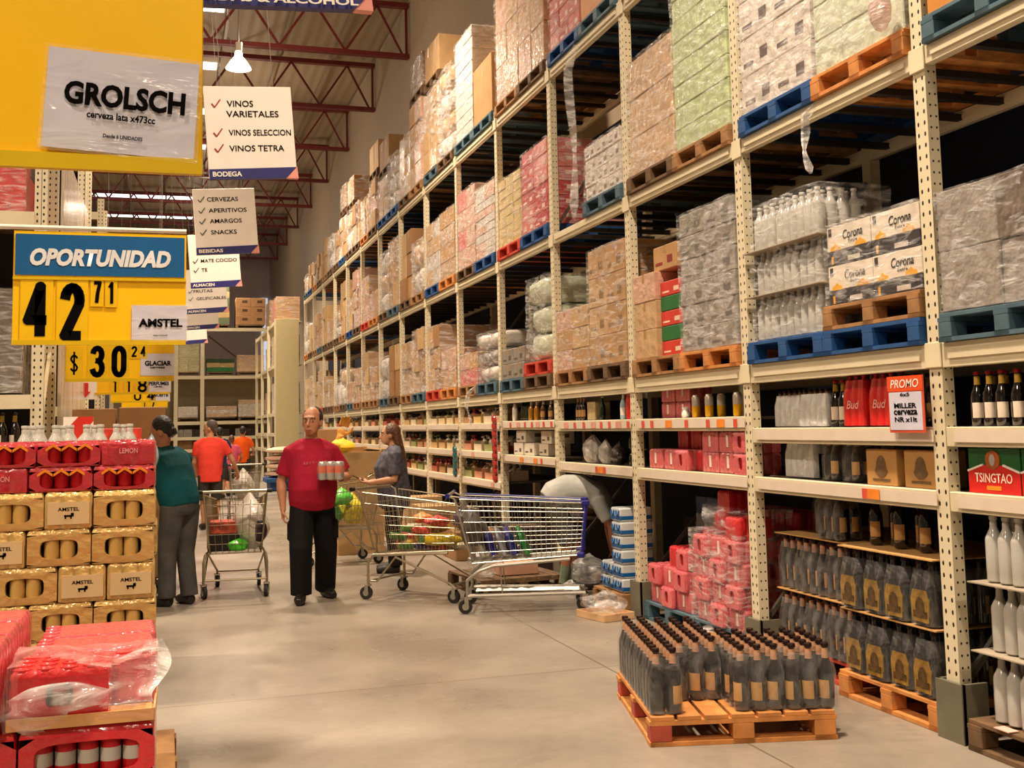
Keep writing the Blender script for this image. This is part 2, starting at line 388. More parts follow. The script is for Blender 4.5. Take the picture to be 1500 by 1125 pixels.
# ================================================================ pallet racking
RX, RD, Y0, BAY = 3.78, 1.08, 4.868, 2.0
def holes_mat():
    m = bpy.data.materials.new('perforated_upright'); m.use_nodes = True; N, L = m.node_tree.nodes, m.node_tree.links
    b = N['Principled BSDF']; b.inputs['Roughness'].default_value = .45
    tc = N.new('ShaderNodeTexCoord'); sx = N.new('ShaderNodeSeparateXYZ'); L.new(tc.outputs['Object'], sx.inputs[0])
    def M(op, a, c=None):
        n = N.new('ShaderNodeMath'); n.operation = op
        for i, v in enumerate((a, c)):
            if v is None: continue
            if isinstance(v, (int, float)): n.inputs[i].default_value = v
            else: L.new(v, n.inputs[i])
        return n.outputs[0]
    x, y, z = sx.outputs
    zz = M('SUBTRACT', M('MULTIPLY', M('FRACT', M('MULTIPLY', z, 1/.06)), .06), .03)
    zz2 = M('SUBTRACT', M('MULTIPLY', M('FRACT', M('ADD', M('MULTIPLY', z, 1/.06), .5)), .06), .03)
    def dist(u, v, k): return M('SQRT', M('ADD', M('MULTIPLY', u, u), M('MULTIPLY', M('MULTIPLY', v, k), M('MULTIPLY', v, k))))
    fr = M('LESS_THAN', dist(M('SUBTRACT', M('ABSOLUTE', y), .026), zz, .6), .0075)
    fr = M('MULTIPLY', fr, M('LESS_THAN', x, -.0345))
    sd = M('LESS_THAN', dist(M('SUBTRACT', M('ABSOLUTE', M('ADD', x, -.004)), .017), zz2, .9), .006)
    sd = M('MULTIPLY', sd, M('GREATER_THAN', M('ABSOLUTE', y), .0485))
    k = M('MAXIMUM', fr, sd)
    mx = N.new('ShaderNodeMix'); mx.data_type = 'RGBA'; L.new(k, mx.inputs['Factor'])
    mx.inputs['A'].default_value = (*S('#e0d4b2'), 1); mx.inputs['B'].default_value = (*S('#1b150c'), 1)
    L.new(mx.outputs['Result'], b.inputs['Base Color'])
    return m
up_m = holes_mat()
brace_m = mat('brace_grey', '#4f493d', .55, var=.1)
guard_m = mat('guard_grey', '#6f6b58', .55, var=.12)
_upr = MB().box((0, 0, 2.72), (.07, .1, 5.4)).mesh('upright', up_m, 0)
_rear = MB().box((0, 0, 2.72), (.08, .1, 5.4)).mesh('rear_upright', cream_d, 0)
def beam_mesh(h, ln, lip=True):
    b = MB().box((0, ln/2, -h/2), (.05, ln, h), b=.004)
    b.box((-.03, ln/2, -h*.5), (.012, ln-.12, h*.3))
    return b.mesh('beam', cream, 0)
_conn = MB().box((-.052, 0, -.06), (.012, .12, .13), b=.003).mesh('connector_plate', cream, 0)
_B = {}
def beam_of(h):
    if h not in _B: _B[h] = beam_mesh(h, BAY-.106)
    return _B[h]
_strip = MB().box((0, 0, 0), (.006, BAY-.16, .062)).mesh('label_strip', strip_m, 0)
_deck = MB().box((RD/2, BAY/2, -.012), (RD-.1, BAY-.1, .02)).mesh('shelf_deck', mat('shelf_deck_grey', '#6d6252', .6), 0)
_brace = None
def shelf_levels(k):
    if k <= 0: return [1.234, 1.56]
    if k <= 2: return [1.234, 1.64]
    if k == 3: return [1.27, 1.655]
    return [.94, 1.29, 1.64]
def bay_name(k):
    if k == -1: return 'bay before promo card'
    return '%s bay past promo card' % ORD[k]
for k in range(-1, 14):
    y = Y0+k*BAY
    t = thing('pallet_rack_bay', 'cream perforated steel pallet rack, ' + bay_name(k), 'pallet rack', (RX, y, 0), 0, 'pallet rack bays along the aisle')
    ups = [0.] if k < 13 else [0., BAY]
    for u in ups:
        if k == -1: continue
        put('upright', _upr, t, (.035, u+.05, 0)); put('rear_upright', _rear, t, (RD, u+.05, 0))
        for z in (1.989, 3.553, 5.305):
            put('connector_plate', _conn, t, (.044, u+.05, z))
        if k < 8:
            MB().box((-.02, u+.05, .145), (.025, .2, .29)).box((.05, u-.04, .145), (.15, .02, .29)).box((.05, u+.14, .145), (.15, .02, .29)).build('upright_guard', guard_m, t, smooth=0)
            for za, zb in ((.3, 1.3), (2.1, 3.3), (3.7, 5.1)):
                MB().beam((.1, u+.05, za), (RD-.05, u+.05, zb), .03, .03).build('frame_brace', brace_m, t, smooth=0)
    for z, h in ((1.989, .128), (3.553, .1), (5.305, .11)):
        put('beam', beam_of(h), t, (.025, .103, z)); put('rear_beam', beam_of(h), t, (RD-.02, .103, z))
        if k < 9 and z > 1.5:
            for q in range(5):
                MB().box((RD/2, .25+q*.38, z-.05), (RD-.1, .05, .04)).build('deck_bar', deck_st, t, smooth=0)
    if k < 12:
        for z in shelf_levels(k):
            put('shelf_beam', beam_of(.1), t, (.025, .103, z)); put('shelf_deck', _deck, t, (0, 0, z))
            s = put('label_strip', _strip, t, (-.012, BAY/2, z-.045))
        if k in (0, 1, 2, 3, 4):
            # price tags clipped to the strips
            prices = {0: [(.62, 1.234, 'o'), (.7, 1.234, 'r')], 1: [(x, 1.64, 'ror'[i % 3]) for i, x in enumerate((.2, .42, .62, .98, 1.3, 1.62, 1.8))],
                      2: [(x, 1.64, 'rpr'[i % 3]) for i, x in enumerate((.12, .34, .55, .75, .95, 1.2, 1.45, 1.7))]+[(.7, 1.234, 'r'), (.8, 1.234, 'o'), (.9, 1.234, 'r')],
                      3: [(x, 1.655, 'rrp'[i % 3]) for i, x in enumerate((.15, .4, .6, .8, 1.05, 1.3, 1.6))]+[(.5, 1.27, 'r'), (.7, 1.27, 'o'), (1.2, 1.27, 'o')],
                      4: [(.4, .94, 'p'), (1.3, 1.29, 'p')]}[k]
            for x, z, c in prices:
                put('price_tag', _T.setdefault('tag'+c, MB().box((0, 0, 0), (.004, .11 if c != 'r' or k else .05, .056)).mesh('price_tag', {'o': mat('tag_orange', '#ef8a2c', .45), 'r': mat('tag_red', '#d8543c', .45), 'p': mat('tag_pink', '#e0a08c', .45)}[c], 0)), t, (-.02, x, z-.045))
# far rack that juts into the aisle, closed by a flat end panel
t = thing('end_rack', 'far cream rack jutting into the aisle, closed by a flat beige end panel', 'pallet rack', (3.1, 34.3, 0))
MB().box((.33, 0, 2.45), (.68, .06, 4.9), b=.004).build('end_panel', mat('end_panel_beige', '#d2c592', .5, var=.03), t)
for u in (.1, 2.6, 5.1, 7.6):
    MB().box((0, u, 2.45), (.09, .1, 4.9)).build('upright', cream, t, smooth=0)
for z in (1.0, 1.5, 2.1, 3.55, 4.85):
    MB().box((0, 3.9, z-.05), (.05, 7.6, .1)).build('beam', cream, t, smooth=0)
    MB().box((.4, 3.9, z-.02), (.74, 7.6, .02)).build('shelf_deck', cream_d, t, smooth=0)
# rack closing the aisle
t = thing('back_rack', 'cream rack standing across the end of the aisle', 'pallet rack', (0, 43.5, 0))
for x in (-1.9, .32, 1.25, 3.72):
    MB().box((x, 0, 2.7), (.14, .1, 5.4)).build('upright', cream, t, smooth=0)
for z in (.95, 1.4, 1.96, 3.64, 5.42):
    for a, b in ((-1.9, .32), (.32, 1.25), (1.25, 3.72)):
        MB().box(((a+b)/2, 0, z-.06), (b-a-.14, .06, .12)).build('beam', cream, t, smooth=0)
    MB().box((.9, .55, z-.02), (5.6, 1.0, .02)).build('shelf_deck', cream_d, t, smooth=0)
MB().box((.9, 1.1, 1.8), (5.6, .03, 3.6)).build('back_panel', mat('back_panel_taupe', '#9a8a6c', .6, var=.05), t, smooth=0)
MB().beam((2.9, 1.05, 4.1), (1.5, 1.05, 5.2), .05, .05).build('frame_brace', wood_d, t, smooth=0)
# racks on the other side, standing across, seen end on
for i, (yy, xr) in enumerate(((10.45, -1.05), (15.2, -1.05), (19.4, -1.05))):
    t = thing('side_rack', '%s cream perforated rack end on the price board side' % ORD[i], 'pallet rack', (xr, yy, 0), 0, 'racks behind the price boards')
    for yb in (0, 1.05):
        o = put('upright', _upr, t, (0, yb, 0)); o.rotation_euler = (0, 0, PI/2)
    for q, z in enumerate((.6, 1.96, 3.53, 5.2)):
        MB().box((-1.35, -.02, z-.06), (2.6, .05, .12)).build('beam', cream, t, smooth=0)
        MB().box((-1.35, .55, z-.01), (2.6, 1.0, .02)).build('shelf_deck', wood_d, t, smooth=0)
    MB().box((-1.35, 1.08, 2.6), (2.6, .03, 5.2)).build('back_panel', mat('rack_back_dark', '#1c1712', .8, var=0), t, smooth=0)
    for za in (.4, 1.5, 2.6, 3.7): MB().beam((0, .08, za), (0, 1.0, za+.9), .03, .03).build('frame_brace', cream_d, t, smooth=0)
# ================================================================ pallets, cartons, packs
def pallet_meshes(m):
    """0.94 m wide (along the aisle, Y) x 1.06 deep, 0.145 high; origin at the middle of its front edge on the floor, depth +X"""
    W, D = .92, 1.06
    deck = MB()
    for i in range(6): deck.box((D*(i+.5)/6, 0, .134), (D/6-.02, W, .022), b=.002)
    for y in (-W/2+.05, 0, W/2-.05): deck.box((D/2, y, .112), (D, .1, .022))
    foot = MB()
    for y in (-W/2+.05, 0, W/2-.05): foot.box((D/2, y, .011), (D, .1, .022))
    foot.box((.05, 0, .011), (.1, W, .0215)).box((D-.05, 0, .011), (.1, W, .0215))
    block = MB().box((0, 0, .0615), (.1, .1, .079), b=.004)
    return deck.mesh('deck_boards', m, 0), foot.mesh('base_boards', m, 0), block.mesh('block', m, 0)
_P = {}
PM = {'wood': wood, 'orange': wood_o, 'dark': wood_d, 'blue': pal_blue, 'grey': pal_grey, 'red': pal_red}
PN = {'wood': 'wooden', 'orange': 'orange toned wooden', 'dark': 'dark weathered wooden', 'blue': 'blue painted', 'grey': 'blue grey painted', 'red': 'red painted'}
def pallet(kind, loc, label, rz=0., group=None, sy=1., simple=False, ends=None):
    if kind not in _P: _P[kind] = pallet_meshes(PM[kind])
    d, f, b = _P[kind]
    t = thing('pallet', label, 'pallet', loc, rz, group)
    put('deck_boards', d, t); put('base_boards', f, t)
    for x in ((.05,) if simple else (.05, .53, 1.01)):
        for y in (-.41, 0, .41): put('block', b, t, (x, y, 0))
    if sy != 1.: t.scale = (1, sy, 1)
    return t
_C = {}
def carton_mesh(d, m, tape=True, pr=None):
    """box of size d, origin at its centre; a tape seam on its aisle face and top"""
    key = (tuple(round(x, 3) for x in d), m.name, tape, pr)
    if key not in _C:
        b = MB().box((0, 0, 0), d, 0, b=.006)
        if tape:
            b.box((0, 0, d[2]/2-.001), (d[0]*.98, .05, .004), 1)
            b.box((-d[0]/2+.001, 0, d[2]*.34), (.004, .05, d[2]*.3), 1)
        ms = [m, carton_in]
        if pr:
            ms.append(mat('print_'+pr, pr, .55, var=.1))
            b.box((-d[0]/2, -d[1]*.22, -d[2]*.1), (.003, d[1]*.22, d[2]*.3), 2)
            b.box((-d[0]/2, d[1]*.25, -d[2]*.22), (.003, d[1]*.3, d[2]*.12), 2)
            b.box((d[0]*.1, -d[1]/2, d[2]*.1), (d[0]*.35, .003, d[2]*.3), 2)
        _C[key] = b.mesh('carton', ms, 0)
    return _C[key]
def film_shell(d, seed, amp=.012, n=9, m=None):
    """crinkled open-bottomed wrap round a load of size d (origin bottom centre)"""
    key = ('film', round(d[0], 2), round(d[1], 2), round(d[2], 2), seed, amp, m.name if m else '')
    if key in _C: return _C[key]
    b = MB(); x, y, z = d[0]/2+.012, d[1]/2+.012, d[2]+.008
    off = seed*7.31
    def q(p):
        nv = mnoise.noise_vector(Vector((p[0]*5+off, p[1]*5, p[2]*9)))
        k = 1 if p[2] > .02 else .3
        return (p[0]+(nv[0])*amp*k*(.5 if p[0] > 0 else 1), p[1]+nv[1]*amp*k, max(.003, p[2]+nv[2]*amp*.6))
    def patch(f, nu, nv):
        o = [q(f(i/nu, j/nv)) for i in range(nu+1) for j in range(nv+1)]
        b.add(o, [(i*(nv+1)+j, (i+1)*(nv+1)+j, (i+1)*(nv+1)+j+1, i*(nv+1)+j+1) for i in range(nu) for j in range(nv)])
    n2 = 2*n
    patch(lambda u, v: (-x, -y+2*y*u, z*v), n, n2)
    patch(lambda u, v: (-x+2*x*u, -y, z*v), n, n2)
    patch(lambda u, v: (-x+2*x*u, y, z*v), n, n2)
    patch(lambda u, v: (-x+2*x*u, -y+2*y*v, z), n, n)
    _C[key] = b.mesh('stretch_film', m or film, 60)
    return _C[key]
def sack_mesh(d, m, seed):
    """soft filled sack of size d, origin at its centre"""
    key = ('sack', tuple(round(x, 2) for x in d), m.name, seed)
    if key not in _C:
        b = MB(); n, h = 22, 10
        sg = lambda c, e: math.copysign(abs(c)**e, c)
        for i in range(h+1):
            th = PI*(i/h-.5)
            for j in range(n):
                a = 2*PI*j/n; cz = abs(math.cos(th))**.35 if i not in (0, h) else .0
                p = Vector((sg(math.cos(a), .4)*cz*d[0]/2, sg(math.sin(a), .4)*cz*d[1]/2, sg(math.sin(th), .55)*d[2]/2))
                nv = mnoise.noise_vector(p*6+Vector((seed*5.1, 0, 0)))
                k = 1+.0*i; p += Vector((nv.x*.03, nv.y*.03, nv.z*.02 if 0 < i < h else 0)); p.z = max(p.z, -d[2]/2+.002)
                b.v.append(tuple(p))
        for i in range(h):
            for j in range(n): b.f.append((i*n+j, i*n+(j+1) % n, (i+1)*n+(j+1) % n, (i+1)*n+j)); b.m.append(0)
        _C[key] = b.mesh('sack', m, 60)
    return _C[key]
SEQ = [0]
def load(loc, label, d, grid, mats, group=None, wrap=1, jitter=.006, name='carton_load', part='carton', tape=True, pr=None, top=None, skip=(), filmm=None, cat='pallet load'):
    """stacked goods on a pallet: loc = front-middle-bottom; d = (deep, wide, high); grid = (nx, ny, nz)"""
    SEQ[0] += 1; rr = random.Random(SEQ[0]*13+5)
    t = thing(name, label, cat, (loc[0]+d[0]/2, loc[1], loc[2]), 0, group)
    nx, ny, nz = grid; c = (d[0]/nx-.004, d[1]/ny-.004, d[2]/nz-.002)
    for k in range(nz):
        for i in range(nx):
            for j in range(ny):
                if (i, j, k) in skip: continue
                m = mats[(k if len(mats) <= nz and part != 'carton' else rr.randrange(99)) % len(mats)]
                o = put(part, sack_mesh(c, m, rr.randrange(3)) if part == 'sack' else carton_mesh(c, m, tape, pr), t, (-d[0]/2+d[0]*(i+.5)/nx, -d[1]/2+d[1]*(j+.5)/ny, d[2]*(k+.5)/nz))
                o.location.x += rr.uniform(-jitter, jitter); o.location.y += rr.uniform(-jitter, jitter)*.3
                o.rotation_euler.z = rr.uniform(-.012, .012)
    if wrap:
        f = put('stretch_film', film_shell(d, SEQ[0] % 4, (.012, .018, .032)[wrap-1], m=filmm or film), t)
    return t
# ---- shrink-wrapped packs of cans
def pack_mesh(w, d, h, r, film_, can, win=None, lab=None, bumps=True):
    """film-wrapped block of cans, front face -Y; win=(width, height, z) is the open oval in its front"""
    b = MB(); M_ = []; nf = 0
    def edge(p0, p1, flat):
        p0, p1 = Vector(p0), Vector(p1); L_ = (p1-p0).length; k = max(1, round(L_/(2*r))); nn = Vector(((p1-p0).y, -(p1-p0).x)).normalized()
        out = []
        for i in range(k*6):
            u = (i/6) % 1.; a = abs(u-.5)*2; dd = 0 if flat else .22*r*(1-math.sqrt(max(0, 1-a*a*.98)))
            out.append(p0+(p1-p0)*(i/(k*6))-nn*dd)
        return out
    x, y = w/2, d/2
    front = edge((-x, -y), (x, -y), bool(win)); nf = len(front)
    pts = front+edge((x, -y), (x, y), False)+edge((x, y), (-x, y), False)+edge((-x, y), (-x, -y), False)
    N_ = len(pts); cx = .5*r
    def ring(z, ins): return [(p.x*(1-ins/x), p.y*(1-ins/y), z) for p in pts]
    lv = [(0, .004), (.006, 0), (h-.022, 0), (h-.008, .003), (h-.001, .010)]
    o = len(b.v)
    for z, ins in lv: b.v += ring(z, ins)
    for k in range(len(lv)-1):
        for i in range(N_):
            if win and i < nf and k == 1: continue
            j = (i+1) % N_
            b.f.append((o+k*N_+i, o+k*N_+j, o+(k+1)*N_+j, o+(k+1)*N_+i)); b.m.append(0)
    b.f.append(tuple(o+i for i in range(N_))[::-1]); b.m.append(0)
    b.f.append(tuple(o+4*N_+i for i in range(N_))); b.m.append(0)
    # can-end bumps on top
    for i in range(max(1, round(w/(2*r)) if bumps else 0)):
        for j in range(max(1, round(d/(2*r)))):
            b.lathe([(r*.86, -.004), (r*.8, .003), (r*.68, .003), (r*.62, .001), (.001, .001)], 10, (-x+r+i*2*r, -y+r+j*2*r, h-.001), m=0)
    if win:
        ww, wh, wz = win; K = 28; z0, z1 = lv[1][0], lv[2][0]
        outer = []; inner = []
        for i in range(K):
            a = 2*PI*i/K; ca, sa = math.cos(a), math.sin(a)
            s_ = min(x/abs(ca) if abs(ca) > 1e-6 else 9, ((z1-z0)/2)/abs(sa) if abs(sa) > 1e-6 else 9)
            outer.append((ca*s_, -y, (z0+z1)/2+sa*s_))
            e = (abs(ca)**4+abs(sa)**4)**-.25
            inner.append((ca*e*ww/2, -y-.001, wz+sa*e*wh/2))
        inn2 = [(p[0]*.96, -y+.01, p[2]) for p in inner]
        b.add(outer+inner+inn2, [(i, (i+1) % K, K+(i+1) % K, K+i) for i in range(K)]+[(K+i, K+(i+1) % K, 2*K+(i+1) % K, 2*K+i) for i in range(K)], 0)
        for cxn in ((-x, z0), (x, z0), (-x, z1), (x, z1)):
            pass
        b.box((0, -y+.0+2*r, h/2), (w-.02, .004, h-.03), 3)  # dark sheet behind the cans, painted in place of the pack's inner shade
        k = max(1, round(ww/(2*r)))
        for i in range(k):
            b.lathe([(r*.8, .008), (r*.97, .02), (r*.97, h*.34), (r*.97, h*.58), (r*.97, h-.035), (r*.75, h-.016)], 14, ((i-(k-1)/2)*2*r, -y+r+.003, 0), mats=[1, 1, 2, 1, 1])
    if lab:
        lw, lh, lz = lab; b.box((0, -y-.001, lz), (lw, .003, lh), 2)
    return b
gold_f = mat('gold_film', '#d3af66', .28, .25, var=.1, scale=9, bump=.35, bscale=30, coat=.5)
gold_l = mat('gold_label', '#dfc893', .35, .1, var=.05, coat=.4)
gold_c = mat('gold_can', '#dcb866', .3, .2, var=.05)
red_f = mat('red_film', '#b8323a', .28, 0, var=.12, scale=9, bump=.35, bscale=26, coat=.6)
red_c = mat('red_can', '#b01117', .28, .35, var=.04)
red_pk = mat('pink_red_film', '#d8505a', .25, 0, var=.12, scale=6, bump=.45, bscale=22, coat=.8)
silver_c = mat('silver_label', '#b5aea4', .35, .25, var=.08)
orange_c = mat('orange_chevron', '#f0902a', .35, var=.03)
red_bx = mat('red_bright_film', '#cf2b30', .3, 0, var=.1, scale=9, bump=.3, bscale=30, coat=.5)
red_pale = mat('red_pale_film', '#d4666a', .3, 0, var=.12, scale=9, bump=.35, bscale=30, coat=.5)
def pack(kind, loc, label, rz=0., group=None):
    t = dup(PACK[kind], loc, rz, label, group); return t
PACK = {}
def proto(key, name, label, cat, build):
    t = thing(name, label, cat, (0, 0, -50)); build(t); PACK[key] = t
def mk(sl, **k):
    """pack -> parts: sleeve body, plus any printed lettering"""
    def f(t):
        b = pack_mesh(*sl, **k.get('kw', {}))
        b.build('film_sleeve', k['mats'], t)
        if 'txt' in k:
            tx, ww, hh, zz, mm = k['txt']; letter(tx, t, 0, -sl[1]/2-.004, zz, ww, hh, mm, .02)
        if 'extra' in k: k['extra'](t, sl)
    return f
CR = .0315
def chevrons(t, sl):
    for i in (-1.15, 0, 1.15):
        MB().prism([(-.03+i*.055, .075), (i*.055, .098), (.03+i*.055, .075), (.03+i*.055, .088), (i*.055, .113), (-.03+i*.055, .088)], 1, -sl[1]/2-.003, -sl[1]/2+.001).build('chevron_print', orange_c, t)
def dog_mark(t, sl):
    MB().box((0, -sl[1]/2-.003, .058), (.035, .002, .008)).box((.015, -sl[1]/2-.003, .064), (.012, .002, .014)).box((-.012, -sl[1]/2-.003, .052), (.006, .002, .014)).box((.01, -sl[1]/2-.003, .052), (.006, .002, .014)).build('emblem', ink, t)
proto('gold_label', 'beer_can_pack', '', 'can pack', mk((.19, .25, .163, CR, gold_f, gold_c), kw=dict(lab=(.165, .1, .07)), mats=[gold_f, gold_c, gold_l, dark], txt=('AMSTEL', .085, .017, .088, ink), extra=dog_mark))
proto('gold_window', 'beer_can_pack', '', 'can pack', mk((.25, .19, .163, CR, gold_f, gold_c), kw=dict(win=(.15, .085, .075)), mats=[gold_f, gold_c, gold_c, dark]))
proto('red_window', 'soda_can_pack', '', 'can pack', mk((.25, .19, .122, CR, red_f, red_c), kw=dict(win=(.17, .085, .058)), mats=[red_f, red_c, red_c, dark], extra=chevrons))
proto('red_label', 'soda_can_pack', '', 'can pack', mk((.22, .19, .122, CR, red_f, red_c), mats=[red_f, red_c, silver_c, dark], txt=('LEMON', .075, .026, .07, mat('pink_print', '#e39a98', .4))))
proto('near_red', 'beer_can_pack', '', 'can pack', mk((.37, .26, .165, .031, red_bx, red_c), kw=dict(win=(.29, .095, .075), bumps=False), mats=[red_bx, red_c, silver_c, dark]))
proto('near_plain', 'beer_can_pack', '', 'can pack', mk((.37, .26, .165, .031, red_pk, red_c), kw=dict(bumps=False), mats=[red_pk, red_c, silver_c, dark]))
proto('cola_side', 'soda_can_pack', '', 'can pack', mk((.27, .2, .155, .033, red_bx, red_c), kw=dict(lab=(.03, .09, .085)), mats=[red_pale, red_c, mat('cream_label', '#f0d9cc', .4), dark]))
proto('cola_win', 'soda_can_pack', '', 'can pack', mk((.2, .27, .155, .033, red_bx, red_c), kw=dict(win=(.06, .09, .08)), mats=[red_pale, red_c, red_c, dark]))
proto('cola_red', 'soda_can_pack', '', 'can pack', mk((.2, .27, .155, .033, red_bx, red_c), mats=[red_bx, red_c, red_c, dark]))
# ---- bottles
glass_dark = mat('dark_glass', '#120a06', .07, var=0, coat=.8, spec=.8)
glass_green = mat('green_glass', '#0d2a10', .08, var=0, coat=.6)
clear_b = mat('hazy_bottle', '#bdbbb2', .22, var=.1, coat=.5)
lab_tan = mat('tan_bottle_label', '#c99a5c', .45, var=.06)
lab_pink = mat('pink_neck_label', '#b98a66', .45, var=.05)
lab_yel = mat('yellow_bottle_label', '#c9a43c', .45, var=.15, scale=25)
lab_wht = mat('white_bottle_label', '#ecdcc8', .45, var=.05)
cap_dk = mat('brown_cap', '#2c1710', .35, .4, var=0)
cap_red = mat('red_cap', '#b3161c', .35, .3, var=0)
cap_wht = mat('white_cap', '#d8d6ce', .4, var=0)
def bottle_mesh(key, h, r, glass, lab, neck, cap, n=12, up=0., arc=True):
    if key in _C: return _C[key]
    p = [(r*.86, 0), (r, .006), (r, h*.14), (r*1.01, h*.15), (r*1.01, h*.42), (r, h*.43), (r, h*.52), (r*.93, h*.58), (r*.66, h*.68), (r*.46, h*.76), (r*.42, h*.8), (r*.42, h*.9), (r*.36, h*.915), (r*.36, h*.935), (r*.47, h*.94), (r*.47, h*.99), (r*.42, h)]
    p = [(a, z if z <= h*.5 else z+up*h*max(0, 1-(z-h*.52)/(h*.4))) for a, z in p]
    ms = [0, 0, 0, 1, 1, 0, 0, 0, 0, 2, 2, 2, 0, 0, 3, 3]
    b = MB().lathe(p, n, mats=ms)
    if arc:  # the label covers only part of the way round
        for i in (3, 4):
            for j in range(n):
                if j % (n//2) > n*.24: b.m[i*n+j] = 0
    _C[key] = b.mesh('bottle', [glass, lab, neck, cap], 40)
    return _C[key]
B_dark = bottle_mesh('dark', .236, .0305, glass_dark, lab_tan, lab_pink, cap_dk)
B_dark0 = bottle_mesh('dark0', .236, .0305, glass_dark, glass_dark, lab_pink, cap_dk)
B_clear = bottle_mesh('clear', .3, .0425, clear_b, clear_b, clear_b, clear_b, up=.12)
B_yel = bottle_mesh('yel', .29, .04, glass_dark, lab_yel, glass_dark, cap_dk)
B_red = bottle_mesh('redcap', .27, .036, glass_dark, lab_wht, lab_yel, cap_red)
B_green = bottle_mesh('green', .24, .031, glass_green, glass_green, glass_green, cap_wht)
def sleeve_mesh(key, nx, ny, r, h, mt, hole=None, block=False):
    """shrink film that follows the shoulders of nx by ny bottles; open ovals at its short ends"""
    if key in _C: return _C[key]
    b = MB(); X, Y = nx*r, ny*r; pts = []
    for (p0, p1, k) in (((-X, -Y), (X, -Y), nx), ((X, -Y), (X, Y), ny), ((X, Y), (-X, Y), nx), ((-X, Y), (-X, -Y), ny)):
        p0, p1 = Vector(p0), Vector(p1); nn = Vector(((p1-p0).y, -(p1-p0).x)).normalized()
        for i in range(k*6):
            a = abs((i/6) % 1-.5)*2; pts.append(p0+(p1-p0)*(i/(k*6))-nn*(.3*r*(1-math.sqrt(max(0, 1-a*a*.98))))+nn*.002)
    N_ = len(pts); lv = [(.0, .8), (.006, 1.), (h*.52, 1.), (h*.6, .985), (h*.74, .88), (h*.88, .8)] if not block else [(.0, .8), (.006, 1.), (h*.52, 1.), (h*.6, .995), (h*.74, .9), (h*.9, .78), (h*.985, .74)]
    for z, s_ in lv: b.v += [(p.x-(1-s_)*r*2*(1 if p.x > 0 else -1)*min(1, abs(p.x)/X), p.y-(1-s_)*r*2*(1 if p.y > 0 else -1)*min(1, abs(p.y)/Y), z) for p in pts]
    for k in range(len(lv)-1):
        for i in range(N_):
            j = (i+1) % N_
            q = (i-nx*6) % N_
            if hole and 1 <= k <= 2 and (0 <= q-ny*1.5 < ny*3): continue
            b.f.append((k*N_+i, k*N_+j, (k+1)*N_+j, (k+1)*N_+i)); b.m.append(0)
    _C[key] = b.mesh('film_sleeve', mt, 50)
    return _C[key]
def bottle_pack(key, name, label, bm_, nx, ny, r, h, mt, alt=None, hole=True, scale=1.):
    t = thing(name, label, 'bottle pack', (0, 0, -50))
    for i in range(nx):
        for j in range(ny):
            o = put('bottle', (alt if alt and (i*3+j*5) % 4 == 1 else bm_), t, ((2*i+1-nx)*r, (2*j+1-ny)*r, 0.003)); o.rotation_euler.z = rnd.uniform(-.7, .7)
    if mt: put('film_sleeve', sleeve_mesh(key, nx, ny, r+.0008, h, mt, hole, key == 'clear'), t)
    if scale != 1: t.scale = (scale,)*3
    PACK[key] = t
film_n = film_mat('shrink_film_neck', (.5, .47, .43), .14, .42, 9., (1, 1, 1), .2)
bottle_pack('floor_dark', 'beer_bottle_pack', '', B_dark, 3, 2, .0318, .236, film_f, B_dark0, scale=1.36)
bottle_pack('bay_dark', 'beer_bottle_pack', '', B_dark, 3, 2, .0318, .236, film_f, B_dark0, scale=1.42)
bottle_pack('bay_yel', 'beer_bottle_pack', '', B_yel, 2, 2, .0415, .29, film_f, None, scale=1.15)
_yp = PACK['bay_yel']
MB().prism([(-.06, .02), (.06, .02), (.066, .12), (.05, .165), (-.05, .165), (-.066, .12)], 1, .0845, .0865).build('printed_panel', mat('panel_yellow', '#8d6c2a', .35, var=.4, scale=30, coat=.4), _yp, smooth=0)
MB().prism([(.034*math.cos(a), .085+.05*math.sin(a)) for a in [2*PI*q/12 for q in range(12)]], 1, .0865, .0875).box((0, .0872, .055), (.1, .001, .03)).build('panel_emblem', mat('panel_brown', '#4f3a1e', .4, var=.6, scale=50), _yp, smooth=0)
film_c = film_mat('shrink_film_clear', (.86, .86, .84), .72, .95, 9., (1, 1, 1), .18)
bottle_pack('clear', 'water_bottle_pack', '', B_clear, 3, 2, .0435, .3, film_c, None, hole=False)
bottle_pack('grey_small', 'beer_bottle_pack', '', B_dark0, 5, 2, .0318, .236, film_c, None)
bottle_pack('green', 'beer_bottle_pack', '', B_green, 3, 2, .0318, .24, film_c, None)
# ================================================================ pallets and loads on the racking
TZ = {'lower': 1.989, 'middle': 3.553, 'top': 5.305}
def where(k, tier, s): return '%s tier, %s half of %s' % (tier, 'near' if s == 'n' else 'far', bay_name(k))
def sy(k, s): return Y0+2*k+(.59 if s == 'n' else 1.515)
def slot(k, tier, s, pk, desc, h, grid, mats, wide=.885, deep=1.0, two=None, **kw):
    y, z = sy(k, s), TZ[tier]+.001; x = RX-.03
    simple = k > 4
    pallet(pk, (x, y, z), '%s pallet, %s' % (PN[pk], where(k, tier, s)), group='pallets on the racking', simple=simple)
    z += .147
    if two:
        pallet(two, (x+.01, y, z), 'upper %s pallet, %s' % (PN[two], where(k, tier, s)), group='pallets on the racking', simple=simple); z += .147
    if h: return load((x+.03, y, z), '%s, %s' % (desc, where(k, tier, s)), (deep, wide, h), grid, mats, group='loads on the racking', **kw)
wr_pink = mat('wrapped_pinkish', '#d6ab90', .28, var=.2, scale=9, bump=.6, bscale=18, coat=.7)
wr_tan = mat('wrapped_tan', '#cfab80', .26, var=.16, scale=8, bump=.5, bscale=14, coat=.8)
wr_white = mat('wrapped_white', '#d9cfc2', .26, var=.2, scale=12, bump=.6, bscale=16, coat=.7)
